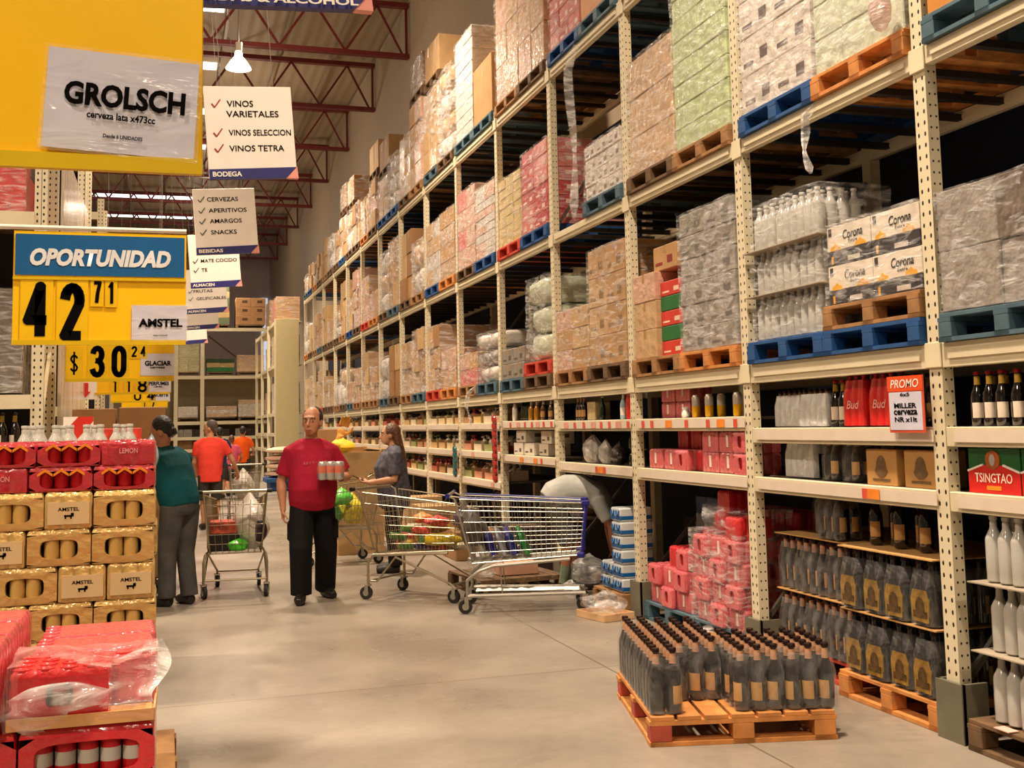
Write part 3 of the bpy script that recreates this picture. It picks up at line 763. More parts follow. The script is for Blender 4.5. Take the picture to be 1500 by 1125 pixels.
wr_green = mat('wrapped_green', '#bccb96', .26, var=.16, scale=9, bump=.5, bscale=16, coat=.7)
wr_pgreen = mat('wrapped_pale_green', '#c4c9ae', .26, var=.16, scale=9, bump=.5, bscale=16, coat=.7)
wr_grey = mat('wrapped_grey', '#98928a', .26, var=.25, scale=10, bump=.6, bscale=18, coat=.8)
wr_foil = mat('wrapped_foil', '#7d7268', .25, .25, var=.35, scale=9, bump=.9, bscale=12, coat=1.)
red_crt = mat('red_carton', '#c4423e', .35, var=.12, scale=6, bump=.3, bscale=20, coat=.5)
red_crt2 = mat('red_carton_pale', '#d87a70', .3, var=.18, scale=8, bump=.3, bscale=20, coat=.5)
yel_crt = mat('yellowish_carton', '#d3b878', .4, var=.14, coat=.3, bump=.2)
crate_g = mat('grey_crate', '#8d8578', .4, var=.2, scale=12, bump=.3)
orange_b = mat('orange_brown_carton', '#c98637', .5, var=.1)
green_b = mat('green_carton', '#1d6b33', .45, var=.12)
red_b = mat('red_carton_bright', '#cf3a2e', .45, var=.1)
K5 = [carton, carton2, carton3]
# --- lower tier, as photographed
slot(0, 'lower', 'n', 'blue', None, 0, None, None, two='wood')
def corona_box(d, m_w, m_k):
    b = MB().box((0, 0, d[2]*.19), (d[0], d[1], d[2]*.62), 0, b=.003).box((0, 0, -d[2]*.31), (d[0], d[1], d[2]*.378), 1, b=.003)
    for f, w_ in ((-d[0]/2-.001, d[1]),):
        for u in (-.28, .3):
            b.prism([(u*w_-.055, -d[2]*.12), (u*w_+.055, -d[2]*.12), (u*w_+.045, -d[2]*.02), (u*w_+.02, -d[2]*.0), (u*w_, d[2]*.07), (u*w_-.02, -d[2]*.0), (u*w_-.045, -d[2]*.02)], 0, f-.002, f+.001, 2)
        b.box((f, w_*.38, -d[2]*.36), (.003, .02, d[2]*.2), 2).box((f, -w_*.12, -d[2]*.38), (.003, .12, d[2]*.12), 3).box((f, w_*.42, d[2]*.36), (.003, .03, d[2]*.2), 1)
    b.prism([(d[0]*.1-.06, -d[2]*.12), (d[0]*.1+.06, -d[2]*.12), (d[0]*.1+.04, -d[2]*.0), (d[0]*.1, d[2]*.06), (d[0]*.1-.04, -d[2]*.0)], 1, -d[1]/2-.003, -d[1]/2+.001, 2)
    return b.mesh('beer_carton', [m_w, m_k, mat('crown_yellow', '#e8a81c', .45), mat('label_grey', '#cfc6ba', .5)], 0)
cw, ck = mat('white_beer_carton', '#e9ddca', .38, var=.05, coat=.4), mat('black_beer_carton', '#1a1a22', .35, var=.1, coat=.4)
_cb = corona_box((.48, .44, .235), cw, ck)
t = thing('carton_load', 'white and black beer cartons with yellow crowns, near half of first bay past promo card', 'pallet load', (RX+.02, sy(0, 'n'), TZ['lower']+.296))
for k in range(2):
    for i in range(2):
        for j in range(2):
            o = put('beer_carton', _cb, t, (.25+i*.485, -.225+j*.45, .118+k*.237)); o.rotation_euler.z = .01*(j-k)
            if i == 0:
                letter('Corona', o, -.2425, -.05, .055, .2, .055, ink, .012, .15, rot=(0, 0, -PI/2)); letter('Extra', o, -.2425, -.05, .012, .09, .018, ink, .01, rot=(0, 0, -PI/2))
            if j == 0: letter('Corona', o, 0, -.2235, .06, .24, .06, ink, .012, .0)
put('stretch_film', film_shell((.98, .9, .48), 2, .008), t, (.49, 0, 0))
slot(0, 'lower', 'f', 'blue', None, 0, None, None)
def bottle_load(x, y, z, label, pk, layers, ny=4, nx=2, gap=.312, step=.262, sheet=True, rot=PI/2, dx=.175):
    t = thing('bottle_pack_load', label, 'pallet load', (x, y, z))
    for k in range(layers):
        for i in range(nx):
            for j in range(ny):
                p = dup(PACK[pk], (.1+i*dx+.01*((k*3+j) % 2), (j-(ny-1)/2)*step/ny*ny, k*gap+.002), rot+.02*((i+j+k) % 3-1)); p.parent = t
                for q in ('label', 'category', 'group'):
                    if q in p: del p[q]
        if sheet and k: MB().box((.4, 0, k*gap-.003), (.86, .93, .006)).build('card_sheet', mat('grey_board', '#a99c86', .7), t, smooth=0)
    return t
t = bottle_load(RX+.0, sy(0, 'f'), TZ['lower']+.148, 'hazy film wrapped water bottles in three layers, far half of first bay past promo card', 'clear', 3, 3, 2, .302, .27)
put('stretch_film', film_shell((.5, .84, .92), 1, .02), t, (.27, 0, 0))
slot(-1, 'lower', 'n', 'dark', 'dull foil wrapped load', .58, (1, 1, 2), [wr_foil], wrap=2, tape=False)
slot(-1, 'lower', 'f', 'grey', 'crinkled silver grey wrapped load', .62, (1, 2, 2), [wr_foil, wr_grey], wrap=2, jitter=.02, tape=False)
slot(1, 'lower', 'n', 'orange', 'tall grey wrapped bottle crates', 1.06, (2, 2, 6), [wr_grey, crate_g], tape=False, pr='#6a645b')
slot(1, 'lower', 'f', 'wood', 'pinkish wrapped mixed cartons', .7, (2, 2, 3), [wr_pink, wr_tan], wide=.9, skip={(0, 0, k) for k in range(3)}, wrap=0)
tz = TZ['lower']+.148
t = thing('carton_stack', 'column of alternating green and red cartons beside pinkish cartons, lower tier', 'cartons', (RX+.27, sy(1, 'f')-.225, tz))
for k in range(5):
    put('carton', carton_mesh((.46, .42, .118), green_b if k % 2 else red_b, False, '#e8cdb0' if k % 2 == 0 else None), t, (0, 0, .06+.12*k))
tag(put('carton', carton_mesh((.5, .44, .2), carton, True, '#8c2b22'), None, (RX+.3, sy(1, 'f')-.1, tz+.7+.101)), 'brown carton lying on top of the wrapped mixed cartons, second bay past promo card', 'carton')
slot(2, 'lower', 'n', 'dark', 'tall brown carton block', 1.08, (2, 2, 4), [carton2, carton], pr='#8a6a3c', deep=1.02, jitter=.002)
slot(2, 'lower', 'f', 'wood', 'lower brown wrapped cartons', .6, (2, 2, 3), [carton, wr_pink, carton2], wrap=2)
slot(3, 'lower', 'n', 'dark', 'pale green wrapped sacks', .9, (1, 1, 3), [wr_pgreen], part='sack', name='sack_load', wide=.7, wrap=2, two='red', jitter=.03, tape=False)
slot(3, 'lower', 'f', 'grey', 'low grey crates', .35, (2, 2, 2), [crate_g], wrap=0, pr='#5a5348')
slot(4, 'lower', 'n', 'grey', 'lumpy grey bagged load', .62, (1, 2, 3), [wr_white, wr_grey], part='sack', name='sack_load', wrap=2, jitter=.03, tape=False)
slot(4, 'lower', 'f', 'wood', 'reddish wrapped cartons', .42, (2, 2, 2), [wr_pink, red_crt2, carton], wrap=1)
# --- middle tier
slot(-1, 'middle', 'f', 'grey', 'orange brown cartons', .5, (2, 2, 2), [orange_b], wrap=0)
slot(0, 'middle', 'n', 'orange', 'pale green wrapped bottle cartons', 1.3, (2, 3, 6), [wr_pgreen, wr_green, wr_pgreen], tape=False)
slot(0, 'middle', 'f', 'blue', 'whitish wrapped cartons with dark marks', 1.32, (2, 2, 5), [wr_white], tape=False, pr='#5b4a46')
slot(1, 'middle', 'n', 'wood', 'bright pale green wrapped packs', 1.38, (2, 2, 8), [wr_green], tape=False)
slot(1, 'middle', 'f', 'dark', 'tan wrapped bulky goods', 1.0, (1, 1, 3), [wr_tan], tape=False, wrap=2, jitter=.02)
slot(2, 'middle', 'n', 'grey', 'white grey wrapped cartons', .52, (2, 3, 4), [wr_white], tape=False, pr='#8d8070')
slot(3, 'middle', 'n', 'blue', 'red carton block', .92, (2, 2, 6), [red_crt2, red_crt], tape=False, pr='#e9c9b8')
slot(3, 'middle', 'f', 'red', 'yellowish small cartons', .8, (2, 3, 7), [yel_crt], tape=False)
slot(4, 'middle', 'n', 'blue', 'pinkish grey layered packs', .92, (2, 2, 9), [wr_pink, wr_white], tape=False)
slot(4, 'middle', 'f', 'dark', 'pink wrapped cartons', 1.05, (1, 2, 4), [wr_pink, red_crt2])
slot(5, 'middle', 'n', 'orange', 'stepped wrapped brown cartons', .98, (2, 2, 4), [carton, wr_tan], wrap=1)
slot(5, 'middle', 'f', 'blue', 'milky wrapped cartons', .95, (1, 2, 4), [wr_white, carton2], wrap=2)
# --- top tier
slot(1, 'top', 'f', 'grey', 'orange brown carton row', .7, (1, 2, 2), [orange_b], wrap=0)
slot(2, 'top', 'n', 'grey', 'orange brown cartons', .8, (1, 2, 2), [orange_b], wrap=0)
slot(2, 'top', 'f', 'blue', 'red drink carton block', 1.1, (2, 3, 6), [red_crt, red_crt2], tape=False, pr='#e9c9b8')
slot(3, 'top', 'n', 'dark', 'tall pinkish wrapped cartons', 1.75, (1, 2, 4), [wr_tan, wr_pink], wrap=2, wide=.89)
slot(3, 'top', 'f', 'wood', 'tall pinkish tan wrapped cartons', 1.75, (1, 2, 4), [wr_pink, wr_tan], wrap=2, wide=.89)
slot(4, 'top', 'n', 'grey', 'big brown carton with wrapped goods', .75, (1, 1, 1), [carton], wrap=0)
slot(4, 'top', 'f', 'grey', 'tall white wrapped packs', 1.42, (2, 2, 9), [wr_white], tape=False, wrap=2)
# --- the rest of the long rack, bay by bay
def far_load(k, tier, s, h):
    rr = random.Random(k*31+len(tier)*7+(3 if s == 'n' else 11))
    styles = [('brown cartons', K5, True), ('tan wrapped cartons', [wr_tan, carton2], True), ('pinkish wrapped cartons', [wr_pink, carton], True),
              ('milky wrapped sacks', [wr_white], False), ('pale wrapped sacks', [wr_white, wr_tan], False)]
    n, ms, tp = styles[rr.choice((0, 1, 1, 2, 2, 3, 4))]
    if h < .3: return
    pk = rr.choice(('wood', 'dark', 'dark', 'orange', 'blue', 'red', 'grey'))
    nz = max(1, round(h/.36))
    slot(k, tier, s, pk, n, h, (1, 2, nz), ms, wide=rr.uniform(.78, .87), deep=rr.uniform(.9, 1.0), wrap=0 if tp and rr.random() < .15 else 3, jitter=.03, tape=tp, filmm=film_w, **(dict(part='sack', name='sack_load') if 'sack' in n else {}))
HL = {5: (.55, .95), 6: (1.0, .85), 7: (.9, .75), 8: (.62, .95), 9: (.7, .45), 10: (.8, .5), 11: (.6, .75), 12: (.95, .7), 13: (.9, .85), 14: (.6, .5)}
HM = {6: (.85, 1.15), 7: (1.2, 1.1), 8: (.5, .9), 9: (1.2, .7), 10: (1.2, .6), 11: (.5, .95), 12: (.9, .95), 13: (.75, .9), 14: (.9, .5)}
for k in range(5, 14):
    for s, i in (('n', 0), ('f', 1)):
        far_load(k, 'lower', s, HL[k][i])
        if k > 5: far_load(k, 'middle', s, HM[k][i])
        a = (1.35, 1.2)[i] if k < 7 else (.95, .8)[i] if k < 12 else (.75, .6)[i]
        rr = random.Random(k*5+i); a *= rr.uniform(.85, 1.12)
        far_load(k, 'top', s, a)
        if 5 <= k <= 10 and (k+i) % 2 == 0:   # second pallet on top of the first
            z = TZ['top']+.148+a+.03; y = sy(k, s)
            pallet('dark', (RX, y, z), 'dark pallet atop a load, %s' % where(k, 'top', s), group='pallets on the racking', simple=True)
            load((RX+.03, y, z+.148), 'brown cartons atop second pallet, %s' % where(k, 'top', s), (1.0, .9, .55), (1, 2, 1), K5, group='loads on the racking', wrap=rr.choice((0, 3)), filmm=film_w)
# film tails hanging from the loads
tails = [((RX-.10, 9.95, 5.25), 1.7, .05, 'long twisted film tail hanging from the top tier past the red drink cartons'), ((RX-.11, 5.86, 3.5), .42, .035, 'short film tail dangling under the blue pallet of whitish cartons'),
         ((RX-.11, 14.0, 2.1), .5, .03, 'thin film tail trailing from the lower tier above the hanging sweets')]
for (p, ln, r, lb) in tails:
    n = 14; pts = []; rs = []
    for i in range(n+1):
        u = i/n; pts.append((p[0]+.075*max(0, 1-i/2)+.02*math.sin(7*u+p[1]), p[1]+.03*math.sin(5*u), p[2]-ln*u)); rs.append(r*(.35+.65*abs(math.sin(4.2*u+.4)))*(1 if i < n else .3))
    tag(MB().tube(pts, rs, 8, ry=[x*.5 for x in rs]).build('film_tail', film_w), lb, 'film tail')
# roll of film and paper on the near orange pallet
t = tag(MB().ball((RX-.11, Y0+.2, 3.82), (.06, .07, .13), 12).build('film_bundle', film_mat('film_bundle_pink', (.85, .6, .55), .5, .9, 9.)), 'crumpled pinkish film bundle on the corner of the orange pallet by the promo card post', 'film bundle')
# ================================================================ goods on the low shelves
XS = RX+.03   # front line of the goods on a shelf
FZ = -PI/2    # turns a pack's front to the aisle
def bw(k): return bay_name(k)
def P(key, k, u, z, label, dx=0., rz=FZ, group=None, n=1):
    return dup(PACK[key], (XS+dx, Y0+2*k+u, z), rz, label, group)
def boxthing(name, label, cat, loc, d, mats, rz=0., group=None, tape=True, pr=None):
    return tag(put(name, carton_mesh(d, mats, tape, pr), None, (loc[0], loc[1], loc[2]+d[2]/2+.001), rz), label, cat, group)
# ---- bay 0, upper shelf (z 1.56)
z = 1.562
P('grey_small', 0, 1.72, z, 'grey film bottle pack, far end of upper shelf, first bay past promo card', .14, FZ)
P('grey_small', 0, 1.38, z, 'grey film bottle pack standing beside the red wrapped bottle packs', .12, FZ)
def bottle(m, x, y, z, label, group, s=1.): 
    o = tag(put('bottle', m, None, (x, y, z)), label, 'bottle', group); o.scale = (s, s, s); return o
for i in range(2): bottle(B_red, XS+.1, Y0+1.09+i*.085, z, 'dark red capped bottle with white label between grey and red packs', 'red capped bottles beside the red packs', 1.05)
red_wrap = mat('red_printed_wrap', '#d3201f', .3, var=.1, coat=.6, bump=.2)
_rb = sleeve_mesh('redpack', 3, 2, .036, .31, [red_wrap])
for u in (.92, .66):
    t = thing('beer_bottle_pack', '%s red printed film bottle pack on the upper shelf near the promo card' % ('farther' if u > .8 else 'nearer'), 'bottle pack', (XS+.12, Y0+u, z), FZ)
    for i in range(3):
        for j in range(2): put('bottle', bottle_mesh('redb', .31, .034, red_wrap, red_wrap, red_wrap, cap_red), t, ((i-1)*.07, (j-.5)*.07, .002))
    put('film_sleeve', _rb, t, (0, 0, .001))
    letter('Bud', t, .0, -.0745, .13, .13, .05, mat('pink_script', '#f0b0a8', .4), .01, .3)
t = P('floor_dark', 0, .4, z, 'dark bottle pack with open oval side, upper shelf beside the promo card', .16, 0); t.scale = (1.2,)*3
# ---- promo card on the post
t = thing('promo_card', 'white promo card with orange header clipped to the nearest rack post', 'price card', (RX-.05, Y0+.24, 1.546))
MB().box((0, 0, .135), (.008, .3, .30), b=.002).build('card_board', mat('card_red_edge', '#e05a3a', .4), t, smooth=0)
MB().box((-.005, 0, .1), (.003, .275, .2)).build('card_face', paper, t, smooth=0)
MB().box((-.005, 0, .245), (.003, .3, .08)).build('card_header', orange_card, t, smooth=0)
R_ = (0, 0, -PI/2)
letter('PROMO', t, -.008, 0, .245, .24, .045, white, .01, .2, rot=R_)
letter('6x5', t, -.008, 0, .187, .08, .02, ink, .03, rot=R_)
for s_, zz, ww in (('MILLER', .128, .19), ('cerveza', .092, .2), ('NR x1lt', .055, .19)): letter(s_, t, -.008, 0, zz, ww, .027, ink, .035, rot=R_)
# ---- bay 0, lower shelf (z 1.234)
z = 1.236
t = P('grey_small', 0, 1.62, z, 'hazy bottle pack on the lower shelf, first bay past promo card', .16, FZ); t.scale = (1.1, 1.1, 1.1)
t = P('floor_dark', 0, 1.22, z, 'dark bottle pack with side hole on the lower shelf under the red packs', .16, 0); t.scale = (1.15,)*3
t = P('floor_dark', 0, 1.0, z, 'dark bottle pack beside the brown bottle carriers on the lower shelf', .16, 0); t.scale = (1.15,)*3
card_br = mat('carrier_brown', '#b98a4c', .55, var=.08)
for i, u in enumerate((.62, .27)):
    t = thing('bottle_carrier', 'brown card bottle carrier with dark printed figure, %s' % ('nearer the promo card post' if i else 'second from the promo card post'), 'bottle carrier', (XS+.1, Y0+u, z))
    MB().box((0, 0, .1), (.18, .28, .2), b=.004).build('carrier_box', card_br, t, smooth=0)
    pm = MB()
    pm.prism([(.06*math.cos(a)*(1.1 if math.sin(a) < 0 else .75), .105+.062*math.sin(a)) for a in [2*PI*q/14 for q in range(14)]], 0, -.0925, -.09)
    pm.build('printed_emblem', mat('carrier_print', '#6d5230', .6, var=.3, scale=40), t, smooth=0)
    MB().box((-.091, 0, .03), (.003, .16, .014)).build('printed_band', mat('carrier_print', '#6d5230'), t, smooth=0)
# ---- bay -1: bottles with red caps, tsingtao cartons, water packs
for i in range(6):
    for j in range(2):
        bottle(B_red, XS+.05+j*.1, Y0-.16-i*.088-.02*(i > 2), 1.562, 'dark bottle with red cap and oval label on the near upper shelf', 'red capped bottles before the promo card')
ts_g, ts_r = mat('tsing_green', '#0f5a24', .4, var=.15), mat('tsing_red', '#d0211c', .4, var=.06)
for i, u in enumerate((-.29, -.66)):
    t = thing('beer_carton', 'green and red beer carton on the near lower shelf, %s' % ('next to the promo card post' if i == 0 else 'second from the promo card post'), 'carton', (XS+.14, Y0+u, 1.236)); t.scale = (1, 1, .91)
    d = .36
    MB().box((0, 0, .12), (.26, d, .24), b=.003).build('carton_body', ts_g, t, smooth=0)
    MB().prism([(-d/2, .0), (d/2, .0), (d/2, .115), (.07, .15), (-.07, .15), (-d/2, .115)], 0, -.133, -.129).build('red_panel', ts_r, t, smooth=0)
    for sg in (-1, 1): MB().beam((-.133, sg*d/2, .117), (-.133, sg*.07, .152), .01, .01).build('cream_stripe', white, t, smooth=0)
    MB().prism([(.05*math.cos(a), .178+.05*math.sin(a)) for a in [2*PI*q/18 for q in range(18)]], 0, -.137, -.13).build('badge', mat('badge_bronze', '#a5561f', .4), t, smooth=0)
    MB().prism([(.02*math.cos(a), .178+.032*math.sin(a)) for a in [2*PI*q/14 for q in range(14)]], 0, -.139, -.13).build('badge_centre', silver_c, t, smooth=0)
    letter('TSINGTAO', t, -.136, 0, .083, .26, .05, mat('tsing_text', '#f2d9c4', .45), .012, rot=R_)
    MB().box((-.1335, 0, .03), (.003, .1, .022)).build('orange_print', orange_c, t, smooth=0)
t = bottle_load(RX-.0, Y0-.6, .15, 'grey film bottle packs stacked three high on the near dark pallet', 'clear', 3, 3, 1, .315, .27, rot=PI/2)
t.scale = (1, 1, 1.045)
pallet('dark', (RX-.05, Y0-.56, .002), 'dark weathered floor pallet at the near end of the racking, under grey bottle packs')
tag(MB().box((0, 0, 0), (.06, .1, .004)).build('paper_slip', mat('pink_paper', '#e8b8a8', .6), None, (RX-.03, Y0-.35, .153)), 'small pink paper slip on the edge of the near dark pallet', 'paper slip')
# ---- bay 0 floor: two stacks
pallet('red', (RX+.12, Y0+1.51, .002), 'reddish floor pallet under the pink necked bottle stack, first bay past promo card', sy=.85)
pallet('orange', (RX+.0, Y0+.63, .002), 'orange toned floor pallet under the yellow labelled bottle stack')
board = mat('tan_board', '#c79a5e', .7, var=.12)
def layer_stack(x, y, z0, rows, ny, pk, label, step, hh, nx=2, dx=.15, sheet_d=.8, rot=PI/2, jut=0.):
    t = thing('bottle_pack_load', label, 'pallet load', (x, y, z0))
    for k in range(rows):
        for i in range(nx):
            for j in range(ny):
                p = dup(PACK[pk], (.09+i*dx+.012*((j+k) % 2), (j-(ny-1)/2)*step+.01*(k % 2), k*hh+.003), rot+.03*((j+k) % 3-1)); p.parent = t
                for q in ('label', 'category', 'group'):
                    if q in p: del p[q]
        MB().box((sheet_d/2-jut*(k+1 == rows), 0, (k+1)*hh-.005), (sheet_d, ny*step+.015, .007)).build('card_sheet', board, t, smooth=0)
    return t
layer_stack(RX+.1, Y0+1.51, .15, 2, 3, 'bay_dark', 'dark pink necked beer packs in two layers on the reddish pallet', .276, .36, rot=FZ, dx=.19)
layer_stack(RX+.02, Y0+.63, .15, 2, 4, 'bay_yel', 'dark bottles with yellow labels in two layers on the orange toned pallet', .215, .36, nx=2, dx=.2, rot=PI/2)
z2 = .15+.72+.005
for i, (u, dx) in enumerate(((1.62, .36), (1.28, .17))):
    dup(PACK['bay_dark'], (RX+dx, Y0+u, z2), FZ, 'dark labelled beer pack on top of the pink necked stack, %s' % ('towards the front' if i else 'set back')).scale = (1.34,)*3
for i in range(7):
    bottle(B_dark, RX+.2+.06*(i % 2), Y0+.24+i*.115, z2, 'single dark bottle in the row above the yellow labelled stack', 'dark bottles above the yellow labelled stack', 1.32)
# ---- bay 1: upper shelf
z = 1.642
for i, u in enumerate((1.62, 1.34)):
    for q in range(2):
        P('cola_side', 1, u, z+.133*q, '%s red can pack, %s column at far end of upper shelf, second bay' % ('upper' if q else 'lower', 'first' if i == 0 else 'second'), .2).scale = (1, 1, .84)
yel_can = mat('yellow_can', '#e5ac12', .3, .3, var=.05); pale_can = mat('pale_can_top', '#cfc4b4', .3, .4, var=.05)
_can = MB().lathe([(.028, 0), (.033, .012), (.033, .085), (.033, .15), (.024, .166), (.026, .17)], 16, mats=[0, 0, 1, 1, 1]).mesh('can', [yel_can, pale_can], 40)
for i, u in enumerate((1.0, .9, .78, .7, .34, .26, .16)):
    tag(put('can', _can, None, (XS+.05+.06*(i % 2), Y0+2+u, z)), 'tall yellow can with pale top on the upper shelf, second bay', 'can', 'yellow cans on the upper shelf')
tag(MB().lathe([(.03, 0), (.035, .01), (.036, .03), (.02, .06), (.03, .075), (.005, .085)], 14).build('white_jar', white, None, (XS+.04, Y0+2+1.16, z)), 'small white jar between red packs and yellow cans on the shelf', 'jar')
# ---- bay 1: lower shelf, red can packs
z = 1.236
for i, (u, q, kk, dx) in enumerate(((1.72, 0, 'cola_side', .12), (1.42, 0, 'cola_side', .12), (1.175, 0, 'cola_win', .12), (.965, 0, 'cola_red', .2), (1.5, 1, 'cola_red', .3), (1.26, 1, 'cola_red', .3), (1.0, 1, 'cola_red', .32))):
    P(kk, 1, u, z+.158*q, '%s row red can pack on lower shelf, %s from far post of second bay' % ('upper' if q else 'lower', ORD[i if i < 4 else i-4]), dx)
for q in range(2):
    for i, (u, kk) in enumerate(((.735, 'cola_side'), (.46, 'cola_side'), (.215, 'cola_win'))):
        P(kk, 1, u, z+.15*q, '%s row pale red can pack on lower shelf, %s from near post of second bay' % ('upper' if q else 'lower', ORD[2-i]), .12).scale = (1, 1, .95)
wht2 = mat('dim_white_pack', '#7f8488', .4, var=.2)
# ---- bay 1 floor: red packs on blue pallets
def red_stack(x, y, z, rows, ny, label, tops, depth=2):
    t = thing('can_pack_load', label, 'pallet load', (x, y, z))
    for k in range(rows):
        for i in range(depth):
            for j in range(ny):
                kk = ('cola_side', 'cola_win')[(j+k) % 2]
                p = dup(PACK[kk], (.12+i*.25, (j-(ny-1)/2)*.245, k*.157), FZ); p.parent = t; del p['category']
    for (dx, dy, k, kk) in tops:
        p = dup(PACK[kk], (dx, dy, k*.157), FZ); p.parent = t; del p['category']
    return t
pallet('grey', (RX+.0, Y0+3.485, .002), 'blue grey floor pallet under the lower red can stack, second bay')
pallet('grey', (RX-.0, Y0+2.595, .002), 'blue grey floor pallet under the tall wrapped red can stack, second bay', sy=.9)
red_stack(RX+.02, Y0+3.5, .15, 2, 3, 'stepped stack of red can packs beside the tall wrapped stack', [(.15, -.24, 2, 'cola_win'), (.2, .0, 2, 'cola_red'), (.4, -.2, 3, 'cola_red')])
t = red_stack(RX+.0, Y0+2.6, .15, 4, 3, 'tall film wrapped stack of red can packs by the second post', [(.14, -.24, 4, 'cola_red'), (.3, .25, 4, 'cola_red'), (.32, .22, 5, 'cola_red')])
put('stretch_film', film_shell((.54, .76, .66), 3, .014), t, (.25, 0, 0))
o = put('loose_film', film_shell((.4, .5, .2), 1, .05, 7), t, (.22, -.05, .63))
t0 = thing('can_pack_load', 'dim dark red can packs stored behind the red stacks', 'pallet load', (RX+.62, Y0+2.95, .15))
for k in range(5):
    for j in range(5):
        p = dup(PACK['cola_red'], (.1, (j-2)*.215, k*.157), FZ); p.parent = t0; del p['category']
load((RX+.5, Y0+3.73, .005), 'dim dark blue drink packs behind the stepped red stack', (.4, .42, .98), (1, 2, 7), [mat('dim_blue_pack', '#1c3058', .4, var=.3, coat=.3), wht2], wrap=0, tape=False, part='drink_pack', name='drink_pack_load')
# green topped plant box near the floor pallet
t = thing('open_box', 'brown open carton with bright green plastic on the floor behind the dark bottle pallet', 'box', (3.52, 7.28, 0), .35)
MB().box((0, 0, .07), (.34, .24, .14), b=.004).build('carton_body', carton3, t, smooth=0)
b = MB()
for i in range(14):
    a = i*2.4; b.tube([(-.03, 0, .13), (-.03+.04*math.cos(a), .04*math.sin(a), .17), (-.03+.09*math.cos(a), .07*math.sin(a), .155+.02*math.sin(i))], [.012, .012, .003], 5)
b.build('green_plastic', mat('bright_green', '#4cc62a', .4, var=.2), t)
MB().ball((.1, .0, .16), (.05, .05, .035), 10).build('white_film_lump', film_w, t)
# ---- bay 2 : shelves
z = 1.642
mixb = [(B_dark0, 1.05), (B_green, 1.05), (B_dark0, 1.0)]
for i, u in enumerate((1.62, 1.54, 1.46)): bottle(B_dark, XS+.06, Y0+4+u, z, 'dark bottle on the upper shelf beside the third bay far post', 'dark bottles on the upper shelf of the third bay', 1.0)
boxthing('tin', 'pale squat tin on the upper shelf of the third bay', 'tin', (XS+.1, Y0+4+1.18, z), (.16, .2, .17), mat('pale_tin', '#b8a377', .4, var=.25, scale=14), tape=False)
bottle(B_green, XS+.06, Y0+4+.98, z, 'green bottle beside the pale squat tin', None, .9)
bottle(bottle_mesh('cleansp', .24, .032, mat('light_blue_bottle', '#a9c4cc', .3, var=.05), white, white, cap_wht), XS+.04, Y0+4+.42, z, 'pale blue bottle beside the red can cluster on the third bay shelf', None)
tag(MB().lathe([(.05, 0), (.055, .02), (.055, .17), (.045, .2), (.05, .215)], 16).build('red_canister', red_card, None, (XS+.06, Y0+4+.27, z)), 'bright red canister on the upper shelf beside the third post', 'canister')
bottle(bottle_mesh('palesp', .22, .03, mat('pale_pink_bottle', '#d8b8a8', .3, var=.05), white, white, cap_wht), XS+.04, Y0+4+.14, z, 'pale pink bottle between the red canister and the post', None)
z = 1.236
for i, (u, q) in enumerate(((.3, 0), (.3, 1))):
    t = P('green', 2, u, z+.0+.15*q, '%s green bottle pack at the near end of the third bay lower shelf' % ('upper' if q else 'lower'), .12, FZ); t.scale = (1., 1., .6)
bag_m = film_mat('plastic_bag', (.93, .88, .8), .35, .9, 7., (1, 1, 1), .25)
def bag(loc, d, label, seed, m=None, cat='plastic bag', name='plastic_bag'):
    b = MB(); n = 14; h = 9
    for i in range(h+1):
        u = i/h; rr_ = math.sin(PI*(.12+.86*u))**.6*(1 if u < .7 else 1-.6*(u-.7)/.3)
        for j in range(n):
            a = 2*PI*j/n; nv = mnoise.noise_vector(Vector((math.cos(a)*1.3+seed*3.1, math.sin(a)*1.3, u*2.5)))
            k = rr_*(1+.35*nv.x)
            b.v.append((math.cos(a)*d[0]/2*k, math.sin(a)*d[1]/2*k, max(.001, d[2]*(u+.12*nv.y*u))))
    for i in range(h):
        for j in range(n): b.f.append((i*n+j, i*n+(j+1) % n, (i+1)*n+(j+1) % n, (i+1)*n+j)); b.m.append(0)
    b.f.append(tuple(range(n))[::-1]); b.m.append(0); b.f.append(tuple(h*n+j for j in range(n))); b.m.append(0)
    return tag(b.build(name, m or bag_m, None, loc), label, cat)
bag((XS+.1, Y0+4+1.35, z), (.2, .26, .26), 'crumpled pale bag of goods on the third bay lower shelf', 1)
bag((XS+.12, Y0+4+.75, z), (.16, .2, .2), 'small dark wrapped bag between pale bag and green packs', 2, mat('dark_wrap', '#2b2520', .3, var=.4, coat=.6))
bag((XS+.08, Y0+4+.98, z), (.12, .16, .22), 'small milky bag on the third bay lower shelf', 3)
# ---- bay 3 : bottles and white boxes
z = 1.657
amber = mat('amber_bottle', '#b97e16', .2, var=.1, coat=.6)
for i, (u, mm) in enumerate(((1.1, 0), (.9, 0), (.68, 1), (.42, 1))):
    bottle(bottle_mesh('amber%d' % mm, .22, .036, amber if mm == 0 else mat('brown_bottle', '#5b4028', .25, var=.1, coat=.6), amber if mm == 0 else lab_tan, cap_wht, cap_wht), XS+.05, Y0+6+u, z, '%s bottle on the upper shelf of the fourth bay' % ('amber' if mm == 0 else 'brown'), 'amber bottles' if mm == 0 else 'brown bottles')
bottle(bottle_mesh('whitesp', .25, .035, white, white, white, cap_wht), XS+.05, Y0+6+1.72, z, 'white bottle at the far end of the fourth bay upper shelf', None)
for i in range(4): bottle(B_green, XS+.1, Y0+6+1.3+i*.085, z, 'green bottle among the dark goods of the fourth bay upper shelf', 'green bottles of the fourth bay', 1.05)
z = 1.272
wb = mat('white_box', '#ddd2bf', .5, var=.05)
